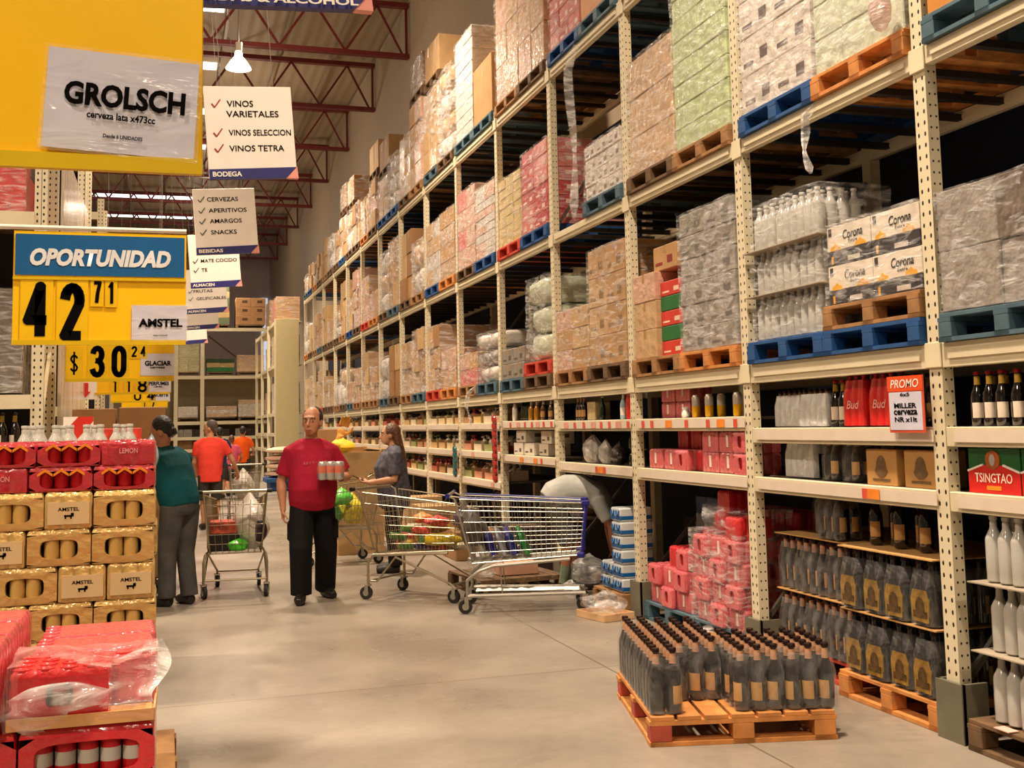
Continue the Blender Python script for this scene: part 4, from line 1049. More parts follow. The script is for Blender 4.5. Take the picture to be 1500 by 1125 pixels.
for i, (u, zz, w_) in enumerate(((1.5, 0, .34), (1.1, 0, .34), (1.4, .138, .34), (.72, 0, .3), (.62, .13, .34))):
    boxthing('white_box', 'white box with dark prints, %s' % ('farther one of the lower row on the fourth bay shelf', 'middle one of the lower row on the fourth bay shelf', 'on top of the row near the far post', 'nearest one of the lower row on the fourth bay shelf', 'upper one beside the near post')[i], 'box',
             (XS+.14+.04*(i > 2), Y0+6+u, z+zz), (.26, w_, .134 if i < 3 else .128 if i == 3 else .14), wb, tape=False, pr='#5d5148')
# ---- hanging candy strips
for nm, x, y, zt, zb, col, lb in (('red', RX-.09, 12.86, 1.72, .95, '#a8141c', 'long hanging strip of red wrapped sweets on the fifth post'), ('teal', RX-.09, 14.8, 1.33, .95, '#0f5c5c', 'hanging strip of teal wrapped sweets on the sixth post')):
    t = thing('hanging_strip', lb, 'hanging strip', (x, y, zt))
    MB().box((.02, 0, (zb-zt)/2), (.006, .03, zt-zb)).box((.05, .03, -.01), (.06, .02, .012)).build('strip_tape', white, t, smooth=0)
    n = 9 if nm == 'red' else 5; mm = mat('sachet_'+nm, col, .2, var=.25, scale=14, coat=1., bump=.4, bscale=25)
    for i in range(n):
        b = MB().ball((0, 0, 0), (.03, .075, .052), 10, 0, Euler((.5, 0, 0)).to_matrix()); b.build('sachet', mm, t, (-.01, 0, -(i+.5)*(zt-zb)/n))
# ---- bays 4 to 11: small open boxes of sweets and bags on three shelves
tray_cols = ['#c8a06a', '#d9bf90', '#a9543c', '#94965a', '#d8c6a8', '#a97c50', '#d3b070', '#c98a68']
bag_cols = ['#d9c9b4', '#c8b090', '#b9473c', '#6f7f4c', '#e2d7c6', '#b98a4a', '#4c5540', '#efe6d8']
_tr = {}
def tray_mesh(i):
    if i not in _tr:
        b = MB(); w_, d_, h_ = .36, .3, .12
        b.box((0, 0, .004), (d_, w_, .008)).box((-d_/2, 0, h_*.35), (.008, w_, h_*.7)).box((d_/2, 0, h_/2), (.008, w_, h_)).box((0, -w_/2, h_/2), (d_, .008, h_)).box((0, w_/2, h_/2), (d_, .008, h_))
        _tr[i] = b.mesh('tray', mat('tray_%d' % i, tray_cols[i], .5, var=.1), 0)
    return _tr[i]
_bg = {}
def pouch_mesh(i):
    if i not in _bg: _bg[i] = MB().ball((0, 0, .055), (.05, .05, .07), 10).tube([(0, 0, .1), (0, 0, .135), (.0, 0, .16)], [.02, .008, .03], 8).mesh('pouch', mat('pouch_%d' % i, bag_cols[i], .3, var=.3, scale=30, coat=.6), 50)
    return _bg[i]
for k in range(4, 12):
    for si, z in enumerate(shelf_levels(k)):
        n = 4 if k < 7 else 3
        for j in range(n):
            rr = random.Random(k*100+si*10+j); i = rr.randrange(8)
            u = .36+j*(1.5/(n-1 if n > 1 else 1)) if n > 1 else 1.
            sp = 1.5/(n-1); u = .3+j*sp
            t = thing('display_tray', 'open tray of bagged sweets, %s shelf of %s, %s in row' % (('bottom', 'middle', 'upper')[si], bay_name(k), ORD[j]), 'display tray', (XS+.17, Y0+2*k+u, z+.002), 0, 'open trays of bagged sweets')
            put('tray', tray_mesh(i), t)
            i2 = rr.randrange(8); q = 4 if k < 8 else 2
            for b_ in range(q):
                o = put('pouch', pouch_mesh(i2), t, (-.07+.12*(b_ % 2)+.02, -.12+.24*b_/(q-1), .034)); o.rotation_euler = (rr.uniform(-.4, .4), rr.uniform(-.4, .4), rr.uniform(0, 3))
# bins and cartons on the floor under the far bays
for i, (x, y, z, d, mm, lb) in enumerate((
    (3.44, 15.0, .27, (.5, .62, .30), carton2, 'brown carton with dark print on the cartons right behind the shopping carts'),
    (3.42, 15.0, .0, (.6, .8, .26), carton, 'big brown carton on the floor under the carton with dark print'),
    (3.6, 13.7, .0, (.56, .7, .34), carton3, 'brown carton on the floor under the fifth bay'),
    (3.5, 16.1, .0, (.5, .5, .62), carton2, 'tall narrow carton on the floor behind the woman'),
    (3.4, 17.2, .0, (.6, .9, .5), carton, 'wide carton on the floor beyond the woman'),
    (3.95, 12.2, .0, (.6, .8, .5), mat('dark_goods', '#2e2017', .6, var=.4), 'dark crate of goods under the fourth bay shelf'),
    (4.3, 11.45, .0, (.6, .7, .62), mat('dark_goods2', '#3a2a1e', .6, var=.4), 'dark carton behind the bending person'),
    (5.02, 9.9, .0, (.4, .6, .7), mat('dark_goods', '#2e2017', .6), 'dark carton behind the blue and white packs'),
    (3.7, 19.75, .0, (.6, 1.2, .6), carton3, 'long carton on the floor under the eighth bay'),
    (3.7, 21.9, .0, (.6, 1.4, .7), carton2, 'long pale carton on the floor under the ninth bay'))):
    boxthing('carton', lb, 'carton', (x, y, z), d, mm, pr='#7b5a34' if i in (0, 3, 4) else None)
bag((3.55, 13.7, .343), (.36, .4, .3), 'dull purple bag on the carton under the fifth bay', 5, mat('dull_purple_bag', '#3f3145', .5, var=.3, coat=.3))
# blue and white packs on a pale pallet by the third post
blu = mat('pack_blue', '#1766a8', .3, var=.1, coat=.5); wht = mat('pack_white', '#dfe4e2', .3, var=.06, coat=.5)
pallet('wood', (3.7, 9.46, .002), 'pale wooden floor pallet under the blue and white packs', sy=.72)
_wb = MB().box((0, 0, .06), (.3, .22, .118), 0, b=.012).box((0, 0, .033), (.304, .224, .05), 1, b=.01)
for u in (-.055, .055):
    _wb.tube([(-.152, u-.03, .095), (-.155, u-.025, .065), (-.155, u, .05), (-.155, u+.025, .065), (-.152, u+.03, .095)], .009, 6, 1)
_wb = _wb.mesh('drink_pack', [wht, blu], 40)
for k in range(6):
    tag(put('drink_pack', _wb, None, (3.9, 9.3+.008*(k % 2), .151+k*.121)), 'blue and white drink pack, %s from the bottom of its column by the third post' % ORD[k], 'drink pack')
for k in range(2):
    tag(put('drink_pack', _wb, None, (3.9, 9.56, .151+k*.121)), 'blue and white drink pack, %s of the pair beside the column' % ('upper' if k else 'lower'), 'drink pack')
bag((3.74, 9.98, .151), (.34, .42, .26), 'torn clear wrap lying beside the blue and white packs', 7, film_w)
bag((3.6, 10.1, .001), (.24, .3, .16), 'small milky bag on the floor beside the pale pallet', 8, film_w)
t = thing('torn_tray', 'pale card tray in torn clear film lying on the floor', 'tray', (3.5, 8.98, 0), .25)
MB().box((0, 0, .012), (.3, .4, .02)).box((-.15, 0, .03), (.01, .4, .055)).box((.15, 0, .03), (.01, .4, .055)).box((0, -.2, .03), (.3, .01, .055)).box((0, .2, .03), (.3, .01, .055)).build('tray', mat('pale_tray', '#d9b282', .6), t, smooth=0)
f = bag((0, 0, .02), (.36, .46, .2), None, 11, film_w, None, 'torn_film'); f.parent = t
# wooden pallet and wrap behind the carts, in front of the bending person
pallet('dark', (2.8, 11.0, .002), 'dark floor pallet under loose wrap behind the shopping carts', .1).scale = (.86, 1, 1)
boxthing('carton', 'flat pale carton on the dark pallet behind the carts', 'carton', (3.3, 11.0, .15), (.4, .5, .12), mat('pale_pink_carton', '#c29274', .6, var=.15))
bag((2.98, 10.85, .15), (.34, .4, .26), 'white crumpled plastic on the dark pallet behind the carts', 12, film_w)
bag((4.15, 11.5, .624), (.26, .34, .2), 'grey plastic wrap heaped above the bending person', 14, film_w)
# ================================================================ bottle pallet standing in the aisle
PA = math.atan2(5.153-5.375, 3.248-2.315)          # heading of its front edge
W_, D_ = .96, 1.08
def pallet_front(mname):
    """wide floor pallet: X = front width, Y = depth, origin front left on the floor"""
    deck = MB(); m = PM[mname]
    for i in range(7): deck.box((W_*(i+.5)/7, D_/2, .134), (W_/7-.018, D_, .022), b=.002)
    for y in (.05, D_/2, D_-.05): deck.box((W_/2, y, .112), (W_, .1, .022))
    foot = MB()
    for x in (.06, W_/2, W_-.06): foot.box((x, D_/2, .011), (.11, D_, .022))
    foot.box((W_/2, .05, .011), (W_, .1, .0215)).box((W_/2, D_-.05, .011), (W_, .1, .0215))
    return deck, foot
t = thing('pallet', 'wooden pallet standing alone in the aisle under the dark beer bottles', 'pallet', (2.315, 5.375, .001), PA)
dk, ft = pallet_front('orange'); dk.build('deck_boards', wood_o, t, smooth=0); ft.build('base_boards', wood_o, t, smooth=0)
for x in (.06, W_/2, W_-.06):
    for y in (.05, D_/2, D_-.05):
        MB().box((x, y, .0615), (.11, .1, .079), b=.004).build('block', wood_o if x > .1 else mat('block_redpaint', '#b04a38', .6, var=.3), t, smooth=0)
ca, sa = math.cos(PA), math.sin(PA)
def onp(u, v): return (2.315+u*ca-v*sa, 5.375+u*sa+v*ca)
GR = 'dark beer bottle packs on the aisle pallet'
cells = [(.098, .15+i*.266, PI/2, ORD[i]+' from front along its red marked edge') for i in range(4)]
cells += [(.318, .37+i*.18, 0, ORD[i]+' from front, second column from red edge') for i in range(4)]
cells += [(.58, .11+i*.18, 0, ORD[i]+' from front, third column from red edge') for i in range(3)]
cells += [(.845, .10+i*.18, 0, ORD[i]+' from front in the column farthest from red edge') for i in range(3)]
for u, v, rz, lb in cells:
    x, y = onp(u, v); dup(PACK['floor_dark'], (x, y, .147), PA+rz+rnd.uniform(-.012, .012), 'dark beer pack on aisle pallet, '+lb)
# loose film sagging over a few packs
# ================================================================ stacks of can packs beside the aisle
pallet('wood', (-1.0, 5.62, .002), 'wooden pallet under the gold can pack stack beside the aisle', -PI*0)
rr = random.Random(4)
GX = -.04       # aisle-side edge of the stack
zrow = []
z = .149
names = []
for k in range(8): zrow.append(z); z += .1535
lab_row = {7: 'wwlw', 6: 'llww', 5: 'wwll', 4: 'wlww', 3: 'lwwl', 2: 'wwlw', 1: 'lwwl', 0: 'wlww'}
for k in range(8):
    for depth in range(2):
        x = GX+rr.uniform(-.012, .004); y = 5.2+depth*.27; col = 0
        seq = lab_row[k]
        while x > -.72 and col < 4:
            kind = 'gold_label' if seq[-1-col] == 'l' else 'gold_window'
            w_ = .19 if kind == 'gold_label' else .25
            d_ = .25 if kind == 'gold_label' else .19
            o = dup(PACK[kind], (x-w_/2, y+d_/2, zrow[k]), rr.uniform(-.02, .02), 'gold can pack, %s in the %s layer up, %s from the aisle' % ('front row' if depth == 0 else 'second row' if depth == 1 else 'third row', ORD[k], ORD[col]), 'gold can packs beside the aisle')
            o.scale = (1, 1, .93); x -= w_+.004; col += 1
zr = z+.002
for k in range(2):
    for depth in range(2):
        x = GX-.004; col = 0; seq = 'wwlw' if k == 0 else 'lwww'
        while col < 4 and x > -.75:
            kind = 'red_label' if seq[col] == 'l' and k == 1 or (k == 0 and col == 2) else 'red_window'
            w_ = .22 if kind == 'red_label' else .25
            o = dup(PACK[kind], (x-w_/2, 5.31+depth*.21, zr+k*.1055), rr.uniform(-.015, .015), 'dark red can pack, %s layer above gold packs, %s row, %s from aisle' % ('upper' if k else 'lower', 'front' if depth == 0 else 'second', ORD[col]), 'dark red can packs on the gold stack')
            o.scale = (1, 1, .86); x -= w_+.005; col += 1
# near stack of bright red packs, corner closest to the camera
NX = -.025
for k, zz in enumerate((.294, .4545, .615)):
    for depth in range(3):
        for col in range(2):
            y = 3.62+depth*.268; x = NX-.185-col*.376
            kind = 'near_red' if depth == 0 else 'near_plain'
            o = dup(PACK[kind], (x, y+.13, zz), rr.uniform(-.004, .004), 'bright red can pack in near stack, %s layer up, %s row, %s' % (ORD[k], ORD[depth], 'aisle side' if col == 0 else 'inner side'), 'bright red can packs in the near stack'); o.scale = (1, 1, .965)
for depth in (1, 2):
    dup(PACK['near_plain'], (NX-.19, 3.64+depth*.268+.14, .778), .03, 'pinkish red can pack behind the torn open pack, %s row' % ORD[depth], 'bright red can packs in the near stack')
for depth in (0, 1, 2):
    o = dup(PACK['near_plain'], (NX-.185-.42, 3.60+depth*.268+.13, .776), .0, 'pinkish red can pack at the inner top of the near stack, %s row' % ORD[depth], 'bright red can packs in the near stack'); o.scale = (1, 1, 1.45)
pallet('dark', (-.98, 4.1, .002), 'dark pallet under the near stack of bright red can packs', 0)
pallet('dark', (-.98, 4.1, .147), 'second dark pallet carrying the near stack of bright red can packs', 0)
# the torn open pack: tray, remaining cans and ragged film
t = thing('torn_can_pack', 'torn open can pack with cardboard tray and ragged film on top of the near stack', 'can pack', (NX-.2, 3.76, .778), -.02)
tray_c = mat('tray_card', '#d7a066', .6, var=.1)
b = MB().box((0, 0, .004), (.4, .29, .008)).box((0, -.145, .018), (.4, .006, .034)).box((0, .145, .018), (.4, .006, .034)).box((-.2, 0, .018), (.006, .29, .034)).box((.2, 0, .018), (.006, .29, .034))
b.build('card_tray', tray_c, t, smooth=0)
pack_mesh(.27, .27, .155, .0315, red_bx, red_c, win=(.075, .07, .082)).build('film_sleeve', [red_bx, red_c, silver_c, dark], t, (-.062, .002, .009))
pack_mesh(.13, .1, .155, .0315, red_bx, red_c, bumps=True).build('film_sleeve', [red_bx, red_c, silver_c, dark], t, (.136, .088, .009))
def torn_film(seed, f, nu, nv, keep, name='torn_film', m=film_w):
    b = MB(); idx = {}
    for i in range(nu+1):
        for j in range(nv+1):
            p = Vector(f(i/nu, j/nv)); nz = mnoise.noise_vector(p*9+Vector((seed, 0, 0)))*.016; idx[i, j] = len(b.v); b.v.append(tuple(p+nz))
    for i in range(nu):
        for j in range(nv):
            if keep((i+.5)/nu, (j+.5)/nv): b.f.append((idx[i, j], idx[i+1, j], idx[i+1, j+1], idx[i, j+1])); b.m.append(0)
    return b.mesh(name, m, 60)
def wrapf(u, v):
    # over the pack from its front foot, up across the top, to the back
    x = -.205+.41*u
    if v < .4: return (x, -.15-.012*math.sin(v*9), .012+.165*v/.4)
    if v < .8: return (x, -.15+.3*(v-.4)/.4, .178+.012*math.sin(u*7))
    return (x, .152, .178-.14*(v-.8)/.2)
put('torn_film', torn_film(3, wrapf, 30, 30, lambda u, v: not (.1 < u < .97 and .04 < v < .47+.1*math.sin(u*8)), 'torn_film', film_red), t)
def flap(u, v): return (-.205+.43*u+.02*math.sin(6*v), -.145+.1*u*(1-v)-.05*math.sin(2.6*v)-.03*math.sin(7*u)*v, (.07+.12*u)*(1-v)+.02+.03*math.sin(5*u+3*v)*v)
put('film_flap', torn_film(9, flap, 26, 16, lambda u, v: v < .8+.2*math.sin(9*u)), t)
MB().box((.09, -.06, .012), (.2, .17, .004)).build('card_sheet', tray_c, t, smooth=0)
# side film glare sheet hanging on the aisle side of the near stack
# goods behind the gold stack: clear bottle packs, cartons, red and white card
for i in range(4):
    dup(PACK['clear'], (-.28-.19*i, 8.2+.03*(i % 2), 1.378), PI/2, 'hazy bottle pack on the stack behind the red and gold packs, %s from the aisle' % ORD[i])
t = load((-1.2, 8.2, .15), 'mixed wrapped cartons under the hazy bottle packs behind the gold stack', (1.05, 1.2, 1.2), (2, 2, 3), [carton, wr_white], wrap=1)
pallet('wood', (-1.23, 8.2, .002), 'wooden pallet behind the gold stack', 0, sy=1.2)
boxthing('carton', 'brown carton on the row end behind the price boards, nearer the aisle', 'carton', (-.24, 12.65, 1.45), (.46, .4, .43), carton3)
boxthing('carton', 'brown carton on the row end behind the price boards, farther from the aisle', 'carton', (-.71, 12.65, 1.45), (.42, .4, .42), carton3)
load((-.95, 12.65, .15), 'dim carton block under the two brown cartons behind the price boards', (.93, .8, 1.29), (2, 2, 3), K5, wrap=0)
pallet('dark', (-.955, 12.65, .002), 'dark pallet under the dim carton block behind the price boards', 0)
t = thing('warning_card', 'red and white striped card leaning behind the hazy bottles', 'card', (-.6, 8.7, 1.39))
t.scale = (1, 1, 1.6)
MB().box((0, 0, .11), (.2, .01, .22)).box((0, .012, .0), (.2, .02, .02)).build('card_board', white, t, smooth=0)
MB().prism([(-.1, .15), (-.1, .05), (.1, .2), (.1, .22), (.0, .22)], 1, -.008, -.004).prism([(-.06, -.02), (.1, -.02), (.1, .09)], 1, -.008, -.004).build('red_stripe', red_card, t, smooth=0)
boxthing('red_snack_box', 'small red snack box lying on the stack behind the dark red packs', 'box', (-.3, 8.62, 1.562), (.26, .2, .09), mat('snack_red', '#cf3a2a', .4, var=.4, scale=25))
boxthing('carton', 'small brown carton under the red snack box', 'carton', (-.3, 8.62, 1.362), (.4, .3, .198), carton3)
bag((-.1, 8.5, 1.362), (.1, .14, .24), 'pale blue plastic bag beside the brown cartons', 21, mat('pale_blue_plastic', '#9fb3bd', .2, var=.25, coat=.7))
# dark green bottles on the side rack behind the price boards
for i in range(5):
    o = tag(put('bottle', bottle_mesh('wine', .34, .042, glass_dark, lab_wht, lab_yel, cap_dk), None, (-1.24-.1*i, 10.6, 1.475)), 'dark wine bottle with small pale label on the side rack', 'bottle', 'dark wine bottles on the side rack')
for (x, y, z, d, ms, lb) in ((-1.9, 10.98, .61, (.9, .86, .85), [wr_grey], 'grey goods on the lowest level of the first side rack'), (-1.95, 10.98, 1.975, (.9, .86, .9), [wr_foil, wr_white], 'clear wrapped goods on the second level of the first side rack'),
                             (-1.95, 10.98, 3.545, (.9, .86, .8), [mat('dark_goods', '#2e2017', .6), red_crt], 'dark and red goods on the third level of the first side rack')):
    load((x-.14, y-.02, z), lb, d, (1, 2, 2), ms, wrap=1)
# plastic curtain between the side racks
tag(MB().box((-.98, 13.35, 2.2), (.03, 3.4, 4.4)).build('plastic_curtain', film_mat('curtain_film', (.85, .74, .6), .55, .9, 1.2, (6, 6, .3), .15)), 'glossy beige plastic sheet hanging between the side rack ends', 'plastic sheet')
# ================================================================ price boards above the can stacks
pole_m = mat('rail_white', '#e8e0d0', .4)
def board(y, x0, x1, z0, z1, label, build, rail=True):
    t = thing('price_board', label, 'price board', ((x0+x1)/2, y, 0))
    w_ = x1-x0
    MB().box((0, .0, (z0+z1)/2), (w_, .012, z1-z0), b=.002).build('board_panel', yellow, t, smooth=0)
    MB().box((0, -.008, z0+.014), (w_, .014, .028)).build('bottom_rail', yellow_d, t, smooth=0)
    if rail:
        MB().tube([(-w_/2-.18, 0, z1+.02), (w_/2, 0, z1+.02)], .014, 8).build('hanging_rail', pole_m, t)
        for u in (-.35, .35): MB().tube([(u*w_, 0, z1+.02), (u*w_, 0, 12.2)], .0022, 4).build('hanging_wire', steel, t)
    build(t, w_)
    return t
def papercard(t, x, z, wd, ht, title, sub=None, foot=None, tilt=0., y=-.012, th=.12):
    p = MB().box((0, 0, 0), (wd, .003, ht)).build('paper_card', paper, t, (x, y, z), smooth=0); p.rotation_euler = (0, tilt, 0)
    MB().box((0, 0, 0), (wd*1.05, .002, ht*1.06)).build('card_pocket', film_mat('pocket_film', (.95, .9, .7), .05, .12, 3.), p, (.0, -.003, 0), smooth=0)
    letter(title, p, .02*wd, -.0055, th*ht*.0+.01*ht+.05*ht*(1 if sub else 0), wd*.8, ht*.235, ink, .04)
    if sub: letter(sub, p, .0, -.0055, -.14*ht, wd*.45, ht*.075, ink, .03)
    if foot: letter(foot, p, .02*wd, -.0055, -.34*ht, wd*.26, ht*.04, ink, .03)
    return p
def tiles(t, items, y=-.012):
    for (ch, x, z, wd, ht, tw, th_) in items:
        MB().box((x, y, z), (tw, .004, th_)).build('number_tile', mat('tile_yellow', '#f2c304', .38, var=.06), t, smooth=0)
        put('price_digit', digit_mesh(ch, wd, ht, ink), t, (x, y-.004, z))
def b1(t, w_):
    papercard(t, w_/2-.142, 2.222, .262, .185, 'GROLSCH', 'cerveza lata x473cc', 'Desde 6 UNIDADES', .055)
board(2.16, -1.0, .06, 2.098, 2.78, 'big yellow price board closest to the viewpoint with a white paper card', b1)
def b2(t, w_):
    MB().box((0, -.01, 2.625), (w_-.02, .006, .232)).build('blue_banner', blue_card, t, smooth=0)
    letter('OPORTUNIDAD', t, .0, -.016, 2.612, .75, .1, mat('banner_white', '#e4e6e2', .45), .05, .22)
    MB().box((0, -.012, 2.492), (w_, .012, .016)).build('middle_rail', yellow_d, t, smooth=0)
    tiles(t, [('4', -w_/2+.125, 2.31, .14, .325, .17, .36), ('2', -w_/2+.31, 2.305, .13, .325, .165, .36), ('7', -w_/2+.44, 2.415, .048, .13, .07, .16), ('1', -w_/2+.515, 2.412, .04, .13, .065, .16)])
    papercard(t, w_/2-.145, 2.242, .3, .205, 'AMSTEL', '', 'Desde 6 UNIDADES')
board(6.8, -.82, .102, 2.118, 2.76, 'yellow price board under a blue banner with the big black figures', b2)
def b3(t, w_):
    tiles(t, [('$', -w_/2+.075, 2.25, .07, .19, .14, .3), ('3', -w_/2+.27, 2.265, .13, .29, .17, .31), ('0', -w_/2+.455, 2.265, .13, .29, .17, .31), ('2', -w_/2+.585, 2.355, .05, .1, .075, .13), ('4', -w_/2+.662, 2.355, .05, .1, .07, .13)])
    papercard(t, w_/2-.145, 2.235, .29, .2, 'GLACIAR', 'cerveza', None)
board(10.9, -.87, .062, 2.083, 2.75, 'yellow price board hanging just behind the blue bannered one', b3)
def b4(t, w_):
    tiles(t, [('1', -w_/2+.24, 2.2, .05, .17, .1, .2), ('1', -w_/2+.4, 2.2, .05, .17, .1, .2), ('8', -w_/2+.56, 2.2, .11, .17, .15, .2)])
    papercard(t, w_/2-.14, 2.21, .3, .2, 'PERFUMES', 'x', None)
    MB().box((-w_/2-.1, -.01, 2.16), (.26, .006, .25)).build('white_card', white, t, smooth=0)
    MB().prism([(-w_/2-.13, 2.24), (-w_/2-.07, 2.24), (-w_/2-.07, 2.13), (-w_/2-.04, 2.13), (-w_/2-.1, 2.06), (-w_/2-.16, 2.13), (-w_/2-.13, 2.13)], 1, -.018, -.012).build('red_arrow', red_card, t, smooth=0)
board(14.9, -.85, .04, 2.09, 2.72, 'third small yellow price board, beside a white card with red arrow', b4)
def b5(t, w_):
    tiles(t, [('0', -w_/2+.4, 2.2, .11, .16, .15, .2), ('4', -w_/2+.6, 2.2, .12, .16, .15, .2)])
    papercard(t, w_/2-.13, 2.2, .3, .2, 'ACEITE', None, None)
board(19.0, -.84, .03, 2.09, 2.72, 'fourth small yellow price board far along the row', b5)
def b6(t, w_):
    tiles(t, [('1', -w_/2+.42, 2.18, .05, .16, .12, .2), ('7', -w_/2+.58, 2.18, .11, .16, .15, .2)])
board(23.2, -.83, .02, 2.08, 2.7, 'fifth and smallest yellow price board far along the row', b6)
# ================================================================ hanging aisle signs
tick_r, tick_k = mat('tick_red', '#a8322a', .5), mat('tick_dark', '#4a4a44', .5)
pk_m = mat('corner_pink', '#e79a8c', .45)
def aisle_sign(y, label, band, lines, red=False, xr=.985, wd=.7, zb=3.66, ht=.76):
    t = thing('aisle_sign', label, 'hanging sign', (xr-wd/2, y, zb+ht/2)); t.rotation_euler = (0, math.radians(-4.2), math.radians(3))
    MB().box((0, 0, 0), (wd, .05, ht), b=.003).build('sign_panel', white, t, smooth=0)
    MB().prism([(-wd/2, -ht/2-.005), (wd/2-.09, -ht/2-.005), (wd/2, -ht/2+.085), (-wd/2, -ht/2+.075)], 1, -.03, .03).build('blue_band', navy, t, smooth=0)
    MB().prism([(wd/2-.085, -ht/2-.005), (wd/2+.01, -ht/2-.01), (wd/2+.005, -ht/2+.09)], 1, -.028, .028).build('folded_corner', pk_m, t, smooth=0)
    if band: letter(band[0], t, -wd/2+band[1]/2+.025, -.034, -ht/2+.034, band[1], .042, white, .03)
    for (s_, x, z, w_, h_, tk) in lines:
        letter(s_, t, x, -.029, z, w_, h_, ink, .012)
        if tk is not None:
            q = -wd/2+.055
            MB().beam((q, -.028, z), (q+.022, -.028, z-.03), .004, .011).beam((q+.022, -.028, z-.03), (q+.07, -.028, z+.035), .004, .009).build('tick_mark', tick_r if red else tick_k, t, smooth=0)
    for u in (-.3, .3): MB().tube([(u*wd, 0, ht/2), (u*wd, 0, 12.2-zb-ht/2)], .003, 5).build('hanging_wire', steel, t)
    return t
aisle_sign(5.54, 'nearest hanging sign, only its blue band at the top of the view', ('BEBIDAS & ALCOHOL', .86), [], xr=.95, wd=.95, zb=3.705)
aisle_sign(9.3, 'hanging white sign with red ticks listing three kinds of wine', ('BODEGA', .23), [('VINOS', -.07, .235, .21, .052, 1), ('VARIETALES', .025, .15, .42, .052, None), ('VINOS SELECCION', .075, -.005, .5, .05, 1), ('VINOS TETRA', .04, -.135, .44, .05, 1)], True)
aisle_sign(13.4, 'hanging white sign with dark ticks listing beers, aperitifs, bitters and snacks', ('BEBIDAS', .27), [('CERVEZAS', -.02, .255, .35, .05, 1), ('APERITIVOS', .03, .125, .43, .05, 1), ('AMARGOS', .0, .0, .36, .05, 1), ('SNACKS', -.03, -.13, .29, .05, 1)])
aisle_sign(16.6, 'hanging white sign listing mate tea, behind the beers sign', ('ALMACEN', .3), [('MATE COCIDO', .06, .0, .5, .05, 1), ('TE', -.15, -.13, .08, .05, 1)])
aisle_sign(20.3, 'hanging white sign listing fruit, fourth along the aisle', ('ALMACEN', .3), [('FRUTAS', -.05, .0, .32, .05, 1), ('GELIFICABLES', .08, -.13, .5, .05, 1)])
aisle_sign(23.6, 'blank looking hanging white sign, fifth along the aisle', ('ALMACEN', .3), [], xr=.97)
aisle_sign(27.6, 'blank looking hanging white sign farthest along the aisle', None, [], xr=.88)
# ================================================================ far end goods
def far_goods(x, y, z, lb, d, grid, ms, wrap=1, pk=True, **kw):
    if pk:
        q = pallet('dark', (x-d[0]/2, y, z), 'dark pallet under %s' % lb.replace(' at the aisle end', ''), 0, group='pallets at the aisle end', simple=True); z += .148; q.scale = (d[0]/1.1, 1, 1)
    return load((x-d[0]/2, y, z), lb+' at the aisle end', d, grid, ms, wrap=wrap, **kw)
far_goods(1.75, 44.04, 5.422, 'tall green and tan carton tower on the back rack', (.95, .9, 1.5), (2, 1, 6), [mat('dull_green_carton', '#5f6b4a', .6), mat('tan_goods', '#b59a66', .6), mat('dull_green_carton', '#5f6b4a')], 0, part='bundle', tape=False)
far_goods(3.0, 44.04, 5.422, 'brown carton block with dark holes on the back rack', (1.1, .9, 1.0), (2, 1, 3), [carton3], 0, pr='#4a3018')
far_goods(.75, 44.04, 3.642, 'pale yellow wrapped block in the narrow bay', (.8, .8, 1.1), (2, 1, 4), [mat('pale_yellow_goods', '#d6d19a', .4, coat=.4)], 1)
far_goods(1.9, 44.04, 3.642, 'green and tan goods', (1.0, .9, .5), (2, 1, 3), [green_b, mat('tan_goods', '#b59a66', .6), mat('dark_green_goods', '#2f4a2a', .6)], 0, part='bundle')
far_goods(3.0, 44.04, 3.642, 'tan wrapped bale', (1.0, .9, .62), (1, 1, 2), [wr_tan], 1)
far_goods(.75, 44.04, 1.962, 'white wrapped goods in the narrow bay', (.7, .8, .4), (1, 1, 1), [wr_white], 2)
far_goods(1.95, 44.04, 1.962, 'low pale sacks', (1.1, .9, .4), (1, 1, 3), [wr_white, wr_tan], 1)
far_goods(3.05, 44.04, 1.962, 'stack of pale sacks', (1.0, .9, .62), (1, 1, 4), [wr_white, wr_tan], 1)
for x in (.75, 1.8, 2.9): load((x-.45, 44.0, 1.402), 'dark small goods, low shelf of the back rack, %s post' % {.75: 'in the narrow bay by the', 1.8: 'beside the middle', 2.9: 'beside the outer'}[x], (.9, .6, .28), (3, 1, 1), [mat('dark_goods', '#2e2017', .6), wr_grey], wrap=0)
for x in (.75, 1.8, 2.9): load((x-.45, 44.0, .952), 'dull cartons, lowest shelf of the back rack, %s post' % {.75: 'in the narrow bay by the', 1.8: 'beside the middle', 2.9: 'beside the outer'}[x], (.9, .6, .3), (3, 1, 1), [carton3, wood_d], wrap=0)
# goods on the jutting end rack
for i, (yy, zz, h, ms, lb) in enumerate(((35.4, 4.862, .75, [carton, red_crt2], 'brown and pink cartons on top of the end rack beside its panel'), (37.75, 4.862, .9, [carton3], 'brown cartons on top of the end rack, second from its panel'), (35.4, 3.562, .9, [wr_tan], 'tan wrapped goods on the upper shelf of the end rack'),
    (37.8, 3.562, .7, [wr_white], 'white wrapped goods on the upper shelf of the end rack'), (35.4, 2.112, .9, [wr_white], 'white wrapped goods on the middle shelf of the end rack'), (37.8, 2.112, .7, [carton], 'brown goods on the middle shelf of the end rack'), (35.6, .15, .7, [wr_white], 'white sacks on the floor of the end rack'))):
    load((3.14, yy, zz), lb, (.7, 1.5, h), (1, 3, 2), ms, wrap=1)
